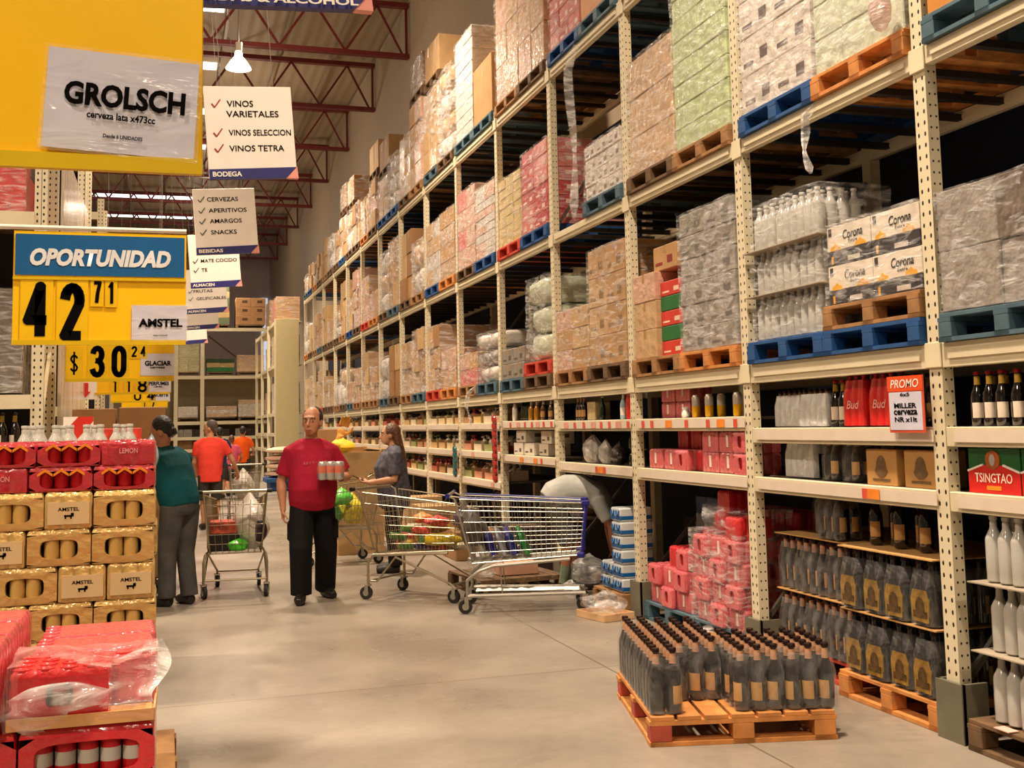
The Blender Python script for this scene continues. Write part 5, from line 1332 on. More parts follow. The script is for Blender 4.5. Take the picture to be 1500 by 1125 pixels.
# low platform with sacks in the aisle
t = thing('floor_trolley', 'low blue platform loaded with pink and pale sacks far down the aisle', 'trolley', (2.95, 31.0, 0))
MB().box((0, 0, .28), (.9, 1.2, .12), b=.01).box((0, 0, .12), (.7, 1.0, .18)).build('platform', pal_blue, t, smooth=0)
for i, (zz, mm) in enumerate(((.345, wr_pink), (.55, mat('pale_sack', '#d8bfa0', .6, var=.2)), (.755, wr_pink), (.96, mat('pale_sack', '#d8bfa0')))):
    o = MB().ball((0, 0, .09), (.46, .6, .1), 14).build('sack', mm, None, (2.95+.02*(i % 2), 31.0, zz-.0)); tag(o, 'pale or pinkish sack on the blue platform, %s from the bottom' % ORD[i], 'sack')
# big open carton bin with cloths behind the man in red
t = thing('open_carton_bin', 'large open brown carton bin with yellow cloth hanging over its edge', 'carton bin', (2.33, 15.0, 0), .25)
MB().box((0, -.3, .65), (.62, .015, 1.3)).box((0, .3, .65), (.62, .015, 1.3)).box((-.31, 0, .65), (.015, .6, 1.3)).box((.31, 0, .65), (.015, .6, 1.3)).box((0, 0, .7), (.58, .57, .02)).build('carton_body', carton2, t, smooth=0)
MB().prism([(-.3, 1.3), (.31, 1.3), (.36, 1.36), (-.36, 1.35)], 1, .3, .305).beam((.31, -.28, 1.3), (.31, .28, 1.3), .005, .005).box((.4, 0, 1.33), (.2, .58, .01)).build('carton_flap', carton, t, smooth=0)
bag((2.16, 14.72, 1.30), (.3, .26, .2), 'yellow cloth draped over the corner of the big carton bin', 31, mat('yellow_cloth', '#e8b51c', .6, var=.15), 'cloth', 'yellow_cloth')
boxthing('carton', 'brown carton lying on goods just behind the head of the man in red', 'carton', (2.35, 17.6, 1.22), (.5, .45, .38), carton3)
boxthing('carton', 'large carton under the one behind the head of the man in red', 'carton', (2.4, 17.6, 0), (.7, .7, 1.218), carton2)
# ================================================================ people
skin_m = mat('skin', '#b87f5c', .5, var=.06, scale=12, bump=.08, bscale=60)
skin_p = mat('skin_pale', '#c6906c', .5, var=.06, scale=12)
skin_t = mat('skin_tan', '#9c6444', .5, var=.06, scale=12)
eye_w = mat('eye_white', '#d8cfc4', .3, var=0); eye_d = mat('eye_dark', '#1d120c', .3, var=0); lip = mat('lip', '#8f4f41', .5, var=0)
hair_b = mat('hair_black', '#120d0a', .5, var=.3, scale=30, bump=.5, bscale=60)
hair_br = mat('hair_brown', '#5a3418', .45, var=.35, scale=25, bump=.6, bscale=50)
hair_dk = mat('hair_dark_brown', '#241711', .5, var=.3, scale=30, bump=.4, bscale=60)
def cloth(name, col, bump=.5, var=.12): return mat(name, col, .85, var=var, scale=7, bump=bump, bscale=9, spec=.2)
def melt(mb, name, m, vox, smooth=2):
    """one continuous skin over overlapping shapes"""
    me = mb.mesh('tmp', m, 0); o = bpy.data.objects.new('tmp', me); COL.objects.link(o)
    r = o.modifiers.new('r', 'REMESH'); r.mode = 'VOXEL'; r.voxel_size = vox; r.use_smooth_shade = True
    if smooth:
        s_ = o.modifiers.new('s', 'SMOOTH'); s_.factor = .5; s_.iterations = smooth
    dg = bpy.context.evaluated_depsgraph_get(); out = bpy.data.meshes.new_from_object(o.evaluated_get(dg))
    bpy.data.objects.remove(o); bpy.data.meshes.remove(me)
    out.name = name; out.materials.clear(); out.materials.append(m)
    out.polygons.foreach_set('use_smooth', [True]*len(out.polygons)); out.update()
    return out
V = Vector
def hand(b, wr, d, n, curl=.35, sc_=1., spread=.1):
    d, n = V(d).normalized(), V(n); n = (n-d*n.dot(d)).normalized(); s_ = d.cross(n)
    wr = V(wr)
    b.tube([wr-d*.02, wr+d*.02, wr+d*.06, wr+d*.09], [.026*sc_, .034*sc_, .042*sc_, .038*sc_], 12, ry=[.02*sc_, .018*sc_, .017*sc_, .014*sc_], side=s_)
    for i, (o_, ln) in enumerate(((-.031, .062), (-.0105, .075), (.0105, .078), (.031, .068))):
        p = wr+d*.085*sc_+s_*o_*sc_; pts = [p-d*.02, p]; a = 0; rr_ = [.0095*sc_]*2
        for q in range(3):
            a += curl*(1.2 if q else .8); v = d*math.cos(a)+n*math.sin(a)+s_*(o_*spread*4)
            p = p+v.normalized()*ln*sc_*(.44, .32, .24)[q]; pts.append(p); rr_.append((.0092, .0085, .0065)[q]*sc_)
        b.tube(pts, rr_, 8)
    p = wr+d*.03+s_*.03*sc_
    b.tube([p-s_*.015, p+(d*.6+s_*.7+n*.35).normalized()*.035*sc_, p+(d*.85+s_*.6+n*.55).normalized()*.066*sc_, p+(d*1.0+s_*.5+n*.65).normalized()*.09*sc_], [.013*sc_, .012*sc_, .011*sc_, .008*sc_], 8)
def figure(label, loc, rz, torso, head, arms, legs, skin, shirt, pants, shoe, hair, vox=.011, sleeve=.6, short=False, sock=None, hem=.0, group=None, girth=1., neckr=.056, name='person', faced=True, baggy=None):
    """+Y is where the chest points. torso: [(point, half width, half depth)] from the crotch up; head: (centre, yaw, pitch, scale)"""
    root = thing(name, label, 'person', loc, rz, group)
    hc, hy, hp, hs = head; hc = V(hc); R = (Euler((0, 0, hy)).to_matrix() @ Euler((hp, 0, 0)).to_matrix())
    def H(p): return hc+R @ (V(p)*hs)
    b = MB()
    b.tube([p for p, _, _ in torso], [x*.93 for _, x, _ in torso], 20, ry=[y*.9 for _, _, y in torso], side=(1, 0, 0))
    nb = V(torso[-1][0])
    b.tube([nb-V((0, 0, .05)) if abs(nb.z-hc.z) > .1 else nb, nb.lerp(hc, .35), H((0, -.012, -.06))], [neckr*1.25, neckr, neckr*.98], 14)
    b.ball(H((0, -.008, .02)), (.077*hs, .098*hs, .108*hs), 18, rot=R)
    b.tube([H((0, .012, .03)), H((0, .03, -.04)), H((0, .042, -.085)), H((0, .05, -.112))], [.07*hs, .064*hs, .05*hs, .026*hs], 14, ry=[.07*hs, .058*hs, .045*hs, .026*hs], side=R @ V((1, 0, 0)))
    b.tube([H((0, .088, .025)), H((0, .105, -.005)), H((0, .118, -.028)), H((0, .1, -.038))], [.009*hs, .011*hs, .015*hs, .014*hs], 8)
    b.tube([H((-.045, .078, .032)), H((0, .092, .036)), H((.045, .078, .032))], [.012*hs, .012*hs, .012*hs], 8)
    b.ball(H((0, .09, -.07)), (.026*hs, .012*hs, .012*hs), 8, rot=R)
    for sg in (-1, 1): b.ball(H((sg*.077, -.01, -.012)), (.012*hs, .022*hs, .033*hs), 10, rot=R)
    for (sh, el, wr, d, n, cu) in arms:
        sh, el, wr = V(sh), V(el), V(wr)
        b.tube([sh, sh.lerp(el, .35), sh.lerp(el, .8), el, el.lerp(wr, .3), el.lerp(wr, .75), wr+(wr-el).normalized()*.02], [.058*girth, .052*girth, .043*girth, .042*girth, .044*girth, .033, .027], 12)
        hand(b, wr, d, n, cu)
    for (hp_, kn, an, toe) in legs:
        hp_, kn, an = V(hp_), V(kn), V(an)
        b.tube([hp_, hp_.lerp(kn, .4), kn, kn.lerp(an, .3), kn.lerp(an, .75), an], [.085, .075, .056, .058, .04, .036], 14)
        b.tube([an, an+V(toe)*.06-V((0, 0, .03)), an+V(toe)*.15-V((0, 0, .055))], [.036, .036, .028], 10)
    put('body', melt(b, 'body', skin, vox, 2), root)
    # shirt
    b = MB(); tt = torso[1:] if hem == 0 else torso
    tt = [(V(p), x, y) for p, x, y in torso]
    if hem: tt[0] = (tt[0][0]+V((0, 0, hem)), tt[0][1], tt[0][2])
    b.tube([p for p, _, _ in tt], [x+.02 for _, x, _ in tt[:-2]]+[x+.012 for _, x, _ in tt[-2:]], 24, ry=[y+.02 for _, _, y in tt[:-2]]+[y+.012 for _, _, y in tt[-2:]], side=(1, 0, 0))
    for (sh, el, wr, d, n, cu) in arms:
        sh, el, wr = V(sh), V(el), V(wr); c = V(torso[-2][0])
        pts = [sh.lerp(c, .6), sh.lerp(c, .3), sh, sh.lerp(el, .4), sh.lerp(el, min(1, sleeve))]; rr_ = [.09, .082, .072*girth, .069*girth, .068*girth]
        if sleeve > 1: pts += [el.lerp(wr, .5), el.lerp(wr, sleeve-1)]; rr_ += [.052, .045]
        b.tube(pts, rr_, 14)
    put('shirt', melt(b, 'shirt', shirt, vox, 8), root)
    # trousers or shorts
    b = MB(); p0 = torso[0]; p1 = torso[1]
    b.tube([V(p0[0])-V((0, 0, .02)), V(p0[0]), V(p0[0]).lerp(V(p1[0]), .5), V(p0[0]).lerp(V(p1[0]), 1.1)], [p0[1]*.9, p0[1]+.004, p0[1]*.5+p1[1]*.5+.008, p1[1]*1.03], 20, ry=[p0[2]*.9, p0[2]+.004, p0[2]*.5+p1[2]*.5+.008, p1[2]*1.03], side=(1, 0, 0))
    for (hp_, kn, an, toe) in legs:
        hp_, kn, an = V(hp_), V(kn), V(an)
        if short: b.tube([hp_+V((0, 0, .03)), hp_.lerp(kn, .5), hp_.lerp(kn, .98)], [.105, .098, .09], 14)
        else: b.tube([hp_+V((0, 0, .03)), hp_.lerp(kn, .5), kn, kn.lerp(an, .5), kn.lerp(an, 1.06)], baggy or [.108*girth, .098*girth, .083*girth, .078*girth, .078*girth], 16)
    put('shorts' if short else 'trousers', melt(b, 'trousers', pants, vox, 3), root)
    for (hp_, kn, an, toe) in legs:
        an, toe = V(an), V(toe).normalized(); b = MB(); z0 = V((an.x, an.y, .0))
        b.tube([z0-toe*.05+V((0, 0, .045)), z0+toe*.03+V((0, 0, .055)), z0+toe*.13+V((0, 0, .046)), z0+toe*.21+V((0, 0, .034))], [.04, .05, .056, .034], 14, ry=[.046, .055, .046, .034], side=toe.cross(V((0, 0, 1))))
        b.box((z0.x+toe.x*.07, z0.y+toe.y*.07, .012), (.07, .07, .02))
        put('shoe', melt(b, 'shoe', shoe, .008, 1), root)
        if sock is not None:
            MB().tube([V(kn).lerp(an, .55), V(kn).lerp(an, .8), an], [.05, .043, .042], 14).build('sock', sock, root)
    # hair and face
    hm, style = hair; b = MB()
    if style == 'short': b.ball(H((0, -.026, .036)), (.083*hs, .096*hs, .108*hs), 18, rot=R).tube([H((0, -.07, -.02)), H((0, -.075, -.07))], [.055*hs, .045*hs], 12)
    elif style == 'receding':
        b.ball(H((0, -.042, .036)), (.083*hs, .08*hs, .1*hs), 18, rot=R)
        for sg in (-1, 1): b.ball(H((sg*.068, -.005, .03)), (.014*hs, .034*hs, .05*hs), 10, rot=R)
    elif style == 'long':
        b.ball(H((0, -.024, .032)), (.088*hs, .1*hs, .106*hs), 18, rot=R)
        b.tube([H((0, -.06, .03)), H((0, -.09, -.08)), H((0, -.12, -.2)), H((0, -.15, -.34)), H((0, -.15, -.42))], [.085*hs, .088*hs, .088*hs, .07*hs, .03*hs], 14, ry=[.06*hs, .05*hs, .045*hs, .035*hs, .02*hs], side=R @ V((1, 0, 0)))
    put('hair', melt(b, 'hair', hm, .009, 2), root)
    if faced:
        for sg in (-1, 1):
            MB().ball(H((sg*.031, .0795, .008)), (.013*hs, .008*hs, .0065*hs), 10, 0, R).ball(H((sg*.031-.002, .086, .008)), (.006*hs, .004*hs, .006*hs), 8, 1, R).build('eye', [eye_w, eye_d], root)
            MB().tube([H((sg*.014, .094, .027)), H((sg*.034, .09, .034)), H((sg*.052, .076, .028))], [.0045*hs, .005*hs, .003*hs], 6).build('eyebrow', hair_dk, root)
        MB().ball(H((0, .0985, -.068)), (.024*hs, .006*hs, .0065*hs), 10, 0, R).build('mouth', lip, root)
    return root
# --- man in the red t-shirt, walking this way with a pack of cans
TS = [((0, -.005, .85), .195, .155), ((0, .01, .95), .205, .175), ((0, .03, 1.06), .215, .195), ((0, .025, 1.18), .21, .185), ((0, .0, 1.31), .21, .155), ((0, -.02, 1.41), .205, .12), ((0, -.025, 1.475), .145, .09), ((0, -.02, 1.53), .068, .062)]
man = figure('person in a dark red t-shirt and black trousers walking with a pack of cans', (1.335, 11.05, 0), PI+.12, TS, ((0, .015, 1.685), -.55, .0, 1.14),
    [((.2, -.02, 1.395), (.285, -.05, 1.12), (.285, .03, .87), (.02, .1, -1), (-1, .2, 0), .45), ((-.2, -.02, 1.395), (-.345, .0, 1.15), (-.2, .24, 1.15), (1, .25, .05), (.1, -.6, 1), .5)],
    [((.1, .0, .9), (.14, .13, .5), (.135, .12, .1), (.35, 1, 0)), ((-.1, .0, .9), (-.14, -.02, .49), (-.165, -.16, .1), (-.15, 1, 0))],
    skin_m, cloth('red_tshirt', '#9c1830'), cloth('black_trousers', '#0e0c0c', .4), mat('black_shoe', '#14110f', .4), (hair_dk, 'receding'), vox=.009, sleeve=.78, girth=1.12, hem=.03, baggy=(.112, .118, .108, .103, .1))
for sg in (-1, 1): put('cargo_pocket', melt(MB().box((0, 0, 0), (.05, .15, .2), b=.02), 'cargo_pocket', _M['black_trousers'], .008, 2), man, (sg*.2+(.01 if sg > 0 else -.01), .03, .66))
b = MB()
for i, u in enumerate((-.13, -.1, -.07, -.04, -.01, .02, .05, .08)):
    b.box((u+.02, 0, .006*((i*3) % 3-1)), (.02, .004, .028-.006*(i % 2)))
o = b.build('chest_print', mat('faded_pink_print', '#c4566a', .7, var=.4, scale=60), man, (.02, .187, 1.305), smooth=0); o.rotation_euler = (-.2, .05, 0)
MB().tube([(-.225+.033*math.cos(a), .215, 1.15+.033*math.sin(a)) for a in [2*PI*q/14 for q in range(15)]], .004, 6).build('wrist_cord', blk, man)
t = thing('held_can_pack', 'pack of silver cans held against the chest of the man in red', 'can pack', (1.48, 10.755, 1.14), PI-.35); t.scale = (1.25, 1.25, 1.3)
for i in range(3):
    for j in range(2):
        put('can', _C.setdefault('silvercan', MB().lathe([(.022, 0), (.03, .01), (.03, .05), (.03, .1), (.03, .12), (.022, .13)], 14, mats=[0, 0, 1, 0, 0]).mesh('can', [mat('silver_can', '#c8c3b8', .3, .6, var=.1), mat('orange_band', '#d8643c', .35)], 40)), t, (-.062+.062*i, -.031+.062*j, .0))
put('film_sleeve', sleeve_mesh('held', 3, 2, .0325, .15, film_f), t)
# --- man in teal seen from behind
TS2 = [((0, -.05, .86), .17, .125), ((0, -.03, .96), .185, .145), ((0, .02, 1.1), .19, .155), ((0, .08, 1.24), .205, .15), ((0, .14, 1.36), .21, .125), ((0, .17, 1.43), .13, .09), ((0, .185, 1.46), .07, .06)]
figure('person in a teal t-shirt and grey jeans leaning over beside the gold stack', (.105, 11.3, 0), math.radians(42), TS2, ((0, .215, 1.615), .45, -.45, 1.12),
    [((.205, .12, 1.36), (.24, .33, 1.16), (.16, .55, 1.08), (-.1, 1, -.1), (-1, 0, -.3), .4), ((-.205, .12, 1.36), (-.24, .33, 1.16), (-.16, .55, 1.08), (.1, 1, -.1), (1, 0, -.3), .4)],
    [((.095, -.04, .9), (.1, .0, .48), (.1, -.06, .1), (.25, 1, 0)), ((-.095, -.04, .9), (-.1, .02, .49), (-.1, .02, .1), (-.2, 1, 0))],
    skin_m, cloth('teal_tshirt', '#0b4b50'), cloth('grey_jeans', '#4a4844', .6, .25), mat('dark_shoe', '#211c19', .6), (hair_b, 'short'), vox=.01, sleeve=1.0, girth=1.05, hem=.04)
# --- man in the bright orange red shirt farther down the aisle
TS3 = [((0, -.01, .8), .165, .12), ((0, .0, .93), .175, .14), ((0, .0, 1.08), .185, .145), ((0, .0, 1.25), .205, .145), ((0, -.01, 1.38), .2, .115), ((0, -.01, 1.46), .11, .08), ((0, .0, 1.5), .07, .06)]
figure('person in a bright orange red t-shirt and dark shorts seen from behind', (.70, 19.6, 0), .05, TS3, ((0, .02, 1.655), 1.1, -.05, 1.05),
    [((.21, -.01, 1.39), (.36, .02, 1.12), (.46, .16, .9), (.1, .5, -.6), (-.5, 0, -1), .6), ((-.21, -.01, 1.39), (-.25, .05, 1.1), (-.2, .2, .92), (0, 1, -.3), (0, 0, -1), .5)],
    [((.1, 0, .86), (.105, .02, .47), (.1, -.02, .1), (.1, 1, 0)), ((-.1, 0, .86), (-.105, .02, .47), (-.1, .04, .1), (-.1, 1, 0))],
    skin_p, cloth('orange_red_tshirt', '#ee4a3a'), cloth('dark_shorts', '#3a3733', .4), mat('dark_shoe', '#211c19'), (mat('hair_greying', '#4f4338', .6, var=.3, scale=30), 'short'), vox=.013, sleeve=.6, short=True, hem=-.03)
# --- woman with a phone
TS4 = [((0, .0, .72), .19, .15), ((0, .0, .88), .2, .17), ((0, .02, 1.02), .18, .165), ((0, .04, 1.16), .175, .17), ((0, .01, 1.29), .17, .125), ((0, -.01, 1.37), .1, .08), ((0, .0, 1.41), .058, .055)]
wom = figure('person with long brown hair in a dark patterned blouse looking at a phone', (2.46, 12.75, 0), math.radians(82), TS4, ((0, .04, 1.53), -.15, -.02, 1.0),
    [((.18, .0, 1.3), (.22, -.02, 1.04), (.1, .26, 1.0), (-.25, 1, .1), (-.3, 0, 1), .55), ((-.18, .0, 1.3), (-.22, .0, 1.04), (-.1, .27, 1.0), (.25, 1, .1), (.3, 0, 1), .55)],
    [((.1, 0, .8), (.1, .02, .45), (.1, -.01, .1), (0, 1, 0)), ((-.1, 0, .8), (-.1, .02, .45), (-.1, .0, .1), (0, 1, 0))],
    skin_p, mat('patterned_blouse', '#4c4a54', .8, var=.6, scale=22, bump=.3, bscale=9), cloth('dark_trousers', '#241d1c', .4), mat('dark_shoe', '#211c19'), (hair_br, 'long'), vox=.01, sleeve=.85, hem=.0, neckr=.048)
t = thing('phone', 'dark phone held in the hands of the woman in the patterned blouse', 'phone', (2.06, 12.8, 1.055), math.radians(82))
MB().box((0, 0, 0), (.075, .15, .009), b=.003).build('phone_body', mat('phone_case', '#2a0f14', .3), t, smooth=0).rotation_euler = (.45, 0, 0)
# --- person bending into the rack
TS5 = [((0, -.16, .82), .165, .13), ((0, -.13, .91), .175, .145), ((0, -.01, .965), .18, .14), ((0, .13, .965), .19, .135), ((0, .26, .92), .195, .12), ((0, .34, .84), .14, .09), ((0, .38, .79), .065, .06)]
figure('person in a pale grey t-shirt bending down into the rack', (3.73, 10.45, 0), math.radians(-107), TS5, ((0, .46, .70), 0, -1.3, 1.05),
    [((.19, .27, .87), (.22, .39, .63), (.19, .42, .38), (0, .1, -1), (0, -1, 0), .5), ((-.19, .27, .87), (-.22, .39, .63), (-.19, .42, .38), (0, .1, -1), (0, -1, 0), .5)],
    [((.1, -.14, .8), (.1, -.02, .47), (.1, -.08, .1), (.1, 1, 0)), ((-.1, -.14, .8), (-.1, .04, .47), (-.1, .06, .1), (-.1, 1, 0))],
    skin_t, cloth('pale_grey_tshirt', '#b4b5ad'), cloth('grey_shorts', '#4e4a40', .5), mat('dark_shoe', '#211c19'), (hair_dk, 'short'), vox=.011, sleeve=.75, short=True, sock=mat('green_grey_sock', '#6f7a64', .8, var=.1), hem=.05)
# --- three people far down the aisle
def far_person(label, x, y, h, sh_m, rz, short=True, hm=hair_b, pm=None):
    k = h/1.8
    def Z(T): return [((p[0]*k, p[1]*k, p[2]*k), a*k*.9, b_*k*.9) for p, a, b_ in T]
    def q(p): return (p[0]*k, p[1]*k, p[2]*k)
    figure(label, (x, y, 0), rz, Z(TS3), (q((0, .02, 1.655)), 0, 0, k*1.03),
        [(q((.2, 0, 1.39)), q((.3, .0, 1.13)), q((.25, .16, .98)), (-.3, 1, 0), (0, 0, 1), .5), (q((-.2, 0, 1.39)), q((-.26, .02, 1.1)), q((-.24, .14, .9)), (0, 1, -.5), (1, 0, 0), .5)],
        [(q((.1, 0, .86)), q((.1, .03, .47)), q((.1, .0, .09)), (0, 1, 0)), (q((-.1, 0, .86)), q((-.1, .1, .47)), q((-.1, -.14, .09)), (0, 1, 0))],
        skin_m, sh_m, pm or cloth('dark_shorts', '#3a3733'), mat('dark_shoe', '#211c19'), (hm, 'short'), vox=.02, sleeve=.6, short=short, hem=-.02, girth=k)
far_person('person in a vivid orange t-shirt walking away far down the aisle', 1.93, 31.0, 1.72, cloth('vivid_orange_tshirt', '#f2601a'), -.2)
far_person('person in a pink t-shirt walking away beside the orange one', 1.55, 29.2, 1.5, cloth('pink_tshirt', '#d65a72'), .1, hm=hair_br)
far_person('person in dark blue behind the man in orange red', 1.22, 28.3, 1.7, cloth('dark_blue_tshirt', '#22304f'), .1)
b = MB(); hand(b, (2.15, 14.74, 1.52), (.35, .1, 1), (0, -1, 0), .25, 1.7); b.tube([(2.12, 14.74, 1.42), (2.15, 14.74, 1.52)], .05, 12)
tag(put('work_glove', melt(b, 'work_glove', mat('orange_plush', '#c98c3c', .7, var=.2), .012, 1)), 'orange brown glove standing up from the yellow cloth on the carton bin', 'glove')
# ================================================================ shopping carts
chrome = mat('cart_chrome', '#aea99c', .34, .8, var=.05)
chrome_y = mat('cart_warm_wire', '#a89c82', .3, .75, var=.05)
blue_pl = mat('cart_blue_plastic', '#1d1d7c', .4, var=.1)
rubber = mat('caster_rubber', '#1c1814', .6, var=.15)
def cart(label, loc, rz, wire, trim=None, L=.92, W=.56, zb=.42, zt=1.0, base='splay', handle_m=None, drop=.1):
    """+Y is the front; handle at the back"""
    t = thing('shopping_cart', label, 'shopping cart', loc, rz); y0, y1 = -L/2, L/2; wf = W*.74
    def cn(u, v):  # corners of the basket at height fraction v, length fraction u
        w_ = (W*(1-u)+wf*u)*(.82+.18*v); z = (zb+.05*u)*(1-v)+(zt-drop*u)*v
        return w_/2, y0+.10*(1-u)*(1-v)+L*u-(.05*u*(1-v)), z
    b = MB()
    for v, r in ((0, .006), (.16, .0035), (.32, .0035), (.48, .0035), (.64, .0035), (.82, .005), (1, .007)):
        (xa, ya, za), (xb, yb, zb_) = cn(0, v), cn(1, v)
        b.tube([(-xa, ya, za), (-xb, yb, zb_), (xb, yb, zb_), (xa, ya, za)], r, 5)
        if v < .9: b.tube([(-xa, ya, za), (xa, ya, za)], r, 5)
    for sx in (-1, 1):
        n = 22
        for i in range(n+1):
            u = i/n; a, c = cn(u, 0), cn(u, 1); b.tube([(sx*a[0], a[1], a[2]), (sx*c[0], c[1], c[2])], .0026, 4)
    for i in range(9):
        f = -1+2*i/8
        for u in (0, 1):
            a, c = cn(u, 0), cn(u, 1 if u else .9); b.tube([(f*a[0], a[1], a[2]), (f*c[0], c[1], c[2])], .0026, 4)
        a, c = cn(0, 0), cn(1, 0); b.tube([(f*a[0], a[1], a[2]), (f*c[0], c[1], c[2])], .003, 4)
    for i in range(12):
        a = cn(i/11, 0); b.tube([(-a[0], a[1], a[2]), (a[0], a[1], a[2])], .003, 4)
    b.build('basket', wire, t)
    xa, ya, za = cn(0, 1); 
    for sx in (-1, 1): MB().tube([(sx*cn(0, .1)[0], cn(0, .1)[1], cn(0, .1)[2]), (sx*xa, ya-.04, za+.0), (sx*xa, ya-.1, za+.03)], .009, 7).build('handle_arm', wire, t)
    MB().tube([(-xa-.02, ya-.1, za+.03), (xa+.02, ya-.1, za+.03)], .015, 10).build('handle_bar', handle_m or wire, t)
    for sx in (-1, 1): MB().tube([(sx*(xa+.0), ya-.1, za+.03), (sx*(xa+.05), ya-.1, za+.03)], .02, 8).build('handle_cap', trim or blk, t)
    fr = MB(); wy0, wy1 = y0+.06, y1-.02; wx0, wx1 = W/2, wf/2-.01
    for sx in (-1, 1):
        A0, A1 = (sx*wx0, wy0, .13), (sx*wx1, wy1, .13)
        if base == 'splay':
            fr.tube([A0, (sx*wx0, wy0+.0, .34), (sx*wx0*.96, wy0+.05, zb-.01), (sx*wx1, y1-.1, zb+.03)], .013, 8)
            fr.tube([(sx*wx0, wy0, .17), (sx*wx0, wy0+.1, .17), (sx*wx0*.92, wy0+.3, zb-.02), (sx*wx1*.98, wy1-.06, .17), A1], .011, 8)
        else:
            fr.tube([A0, (sx*wx0, wy0+.0, .28), (sx*wx0, wy0+.1, zb-.06), (sx*wx0*.95, wy0+.22, zb-.02), (sx*wx1, y1-.15, zb+.02)], .016, 8)
            fr.tube([(sx*wx0, wy0, .15), (sx*wx1, wy1, .15), A1], .017, 8)
            fr.tube([(sx*wx0*.9, wy0+.3, .17), (sx*wx0*.85, wy0+.28, zb)], .006, 6)
    fr.tube([(-wx0, wy0, .17), (wx0, wy0, .17)], .01, 8).tube([(-wx1, wy1-.04, .16), (wx1, wy1-.04, .16)], .01, 8)
    if base != 'splay':
        for i in range(5): fr.tube([(-wx1*.8+.1*i*wx1/.2*.4, wy0+.05, .15), (-wx1*.8+.1*i*wx1/.2*.4, wy1-.05, .15)], .005, 5)
    fr.build('frame', chrome if base != 'splay' else wire, t)
    for (x, y) in ((-wx0, wy0), (wx0, wy0), (-wx1, wy1), (wx1, wy1)):
        a = rnd.uniform(-.5, .5)
        wv = thing('wheel', None, None, (x, y, 0), a); wv.parent = t
        MB().tube([(-.016, -.02, .06), (.016, -.02, .06)], [.06, .06], 18).build('tyre', rubber, wv); MB().tube([(-.018, -.02, .06), (.018, -.02, .06)], [.03, .03], 12).build('hub', steel, wv)
        MB().box((-.024, -.012, .095), (.005, .035, .08)).box((.024, -.012, .095), (.005, .035, .08)).box((0, 0, .132), (.055, .045, .012)).build('fork', chrome, wv, smooth=0)
    if trim:
        for v in (1, .0):
            a = cn(1, v)
            for sx in (-1, 1): MB().box((sx*a[0], a[1], a[2]), (.05, .07, .05), b=.012).build('corner_bumper', trim, t)
        MB().box((0, cn(1, .5)[1]+.01, cn(1, .5)[2]), (.05, .02, .4)).build('front_badge', trim, t, smooth=0)
        for sx in (-1, 1): MB().tube([(sx*cn(1, 0)[0], cn(1, 0)[1]+.01, cn(1, 0)[2]), (sx*cn(1, 1)[0], cn(1, 1)[1]+.01, cn(1, 1)[2])], .014, 8).build('corner_strip', trim, t)
        a0, a1 = cn(0, 1), cn(1, 1)
        for sx in (-1, 1): MB().tube([(sx*a0[0], a0[1], a0[2]+.012), (sx*a1[0], a1[1], a1[2]+.012)], .009, 6).build('rim_strip', trim, t)
    return t
def goods(name, label, cat, me, loc, rot=(0, 0, 0)):
    o = tag(put(name, me, None, loc), label, cat); o.rotation_euler = rot; return o
h1 = math.radians(-46-90)
def cpt(c, rz, p): return (c[0]+p[0]*math.cos(rz)-p[1]*math.sin(rz), c[1]+p[0]*math.sin(rz)+p[1]*math.cos(rz), p[2])
C1 = (2.36, 10.76); cart('silver shopping cart heaped with colourful groceries, between man in red and blue trimmed cart', (*C1, 0), h1, chrome_y, L=1.0, W=.6)
H2 = math.atan2(-.335, .96)-PI/2; C2 = (3.05, 9.76); cart('shopping cart with dark blue plastic corners in front of the bending person', (*C2, 0), H2, chrome, trim=blue_pl, L=1.1, W=.56, base='rail', zb=.42, zt=.98, drop=.06)
C3 = (.69, 11.98); cart('shopping cart with white bags beside the man in teal', (*C3, 0), math.radians(-5), chrome_y, L=.95, W=.6)
C4 = (1.98, 13.85); cart('shopping cart with green and yellow goods behind the man in red', (*C4, 0), math.radians(100), chrome_y, L=.9, W=.56)
C5 = (1.28, 20.5); cart('far shopping cart pushed by the person in orange red', (*C5, 0), .05, chrome, L=.9, W=.52)
# groceries in the silver cart
cols = ['#c8402f', '#e5b53a', '#3f6b2c', '#e9dccb', '#2b2a5a', '#d98a3a', '#7a2a20', '#d8c9a4', '#56803a', '#b7483a']
for i in range(22):
    rr = random.Random(50+i); lv = i//8; p = (rr.uniform(-.15, .15)*(1 if lv else .9), -.28+.085*(i % 8)+rr.uniform(-.01, .01), .49+.075*lv)
    x, y, zz = cpt(C1, h1, p); mm = mat('grocery_%d' % (i % 10), cols[i % 10], .35, var=.5, scale=30, coat=.5)
    if i % 3 == 0: me = MB().tube([(-.1, 0, 0), (-.03, 0, 0), (.06, 0, 0), (.11, 0, 0)], [.032, .036, .036, .014], 10).mesh('bottle', mm)
    elif i % 3 == 1: me = MB().ball((0, 0, 0), (.09, .06, .035), 10).mesh('packet', mm)
    else: me = MB().box((0, 0, 0), (.15, .1, .06), b=.008).mesh('packet', mm, 0)
    nm = {0: 'bottle', 1: 'bag', 2: 'packet'}[i % 3]
    goods('grocery_'+nm, '%s %s in the silver cart, %s layer' % (['red', 'yellow', 'green', 'cream', 'dark blue', 'orange', 'maroon', 'beige', 'leaf green', 'brick red'][i % 10], nm, ('bottom', 'middle', 'top')[lv]), nm, me, (x, y, zz), (rr.uniform(-.2, .2), rr.uniform(-.2, .2), rr.uniform(0, 3))).__setitem__('group', 'groceries in the silver cart')
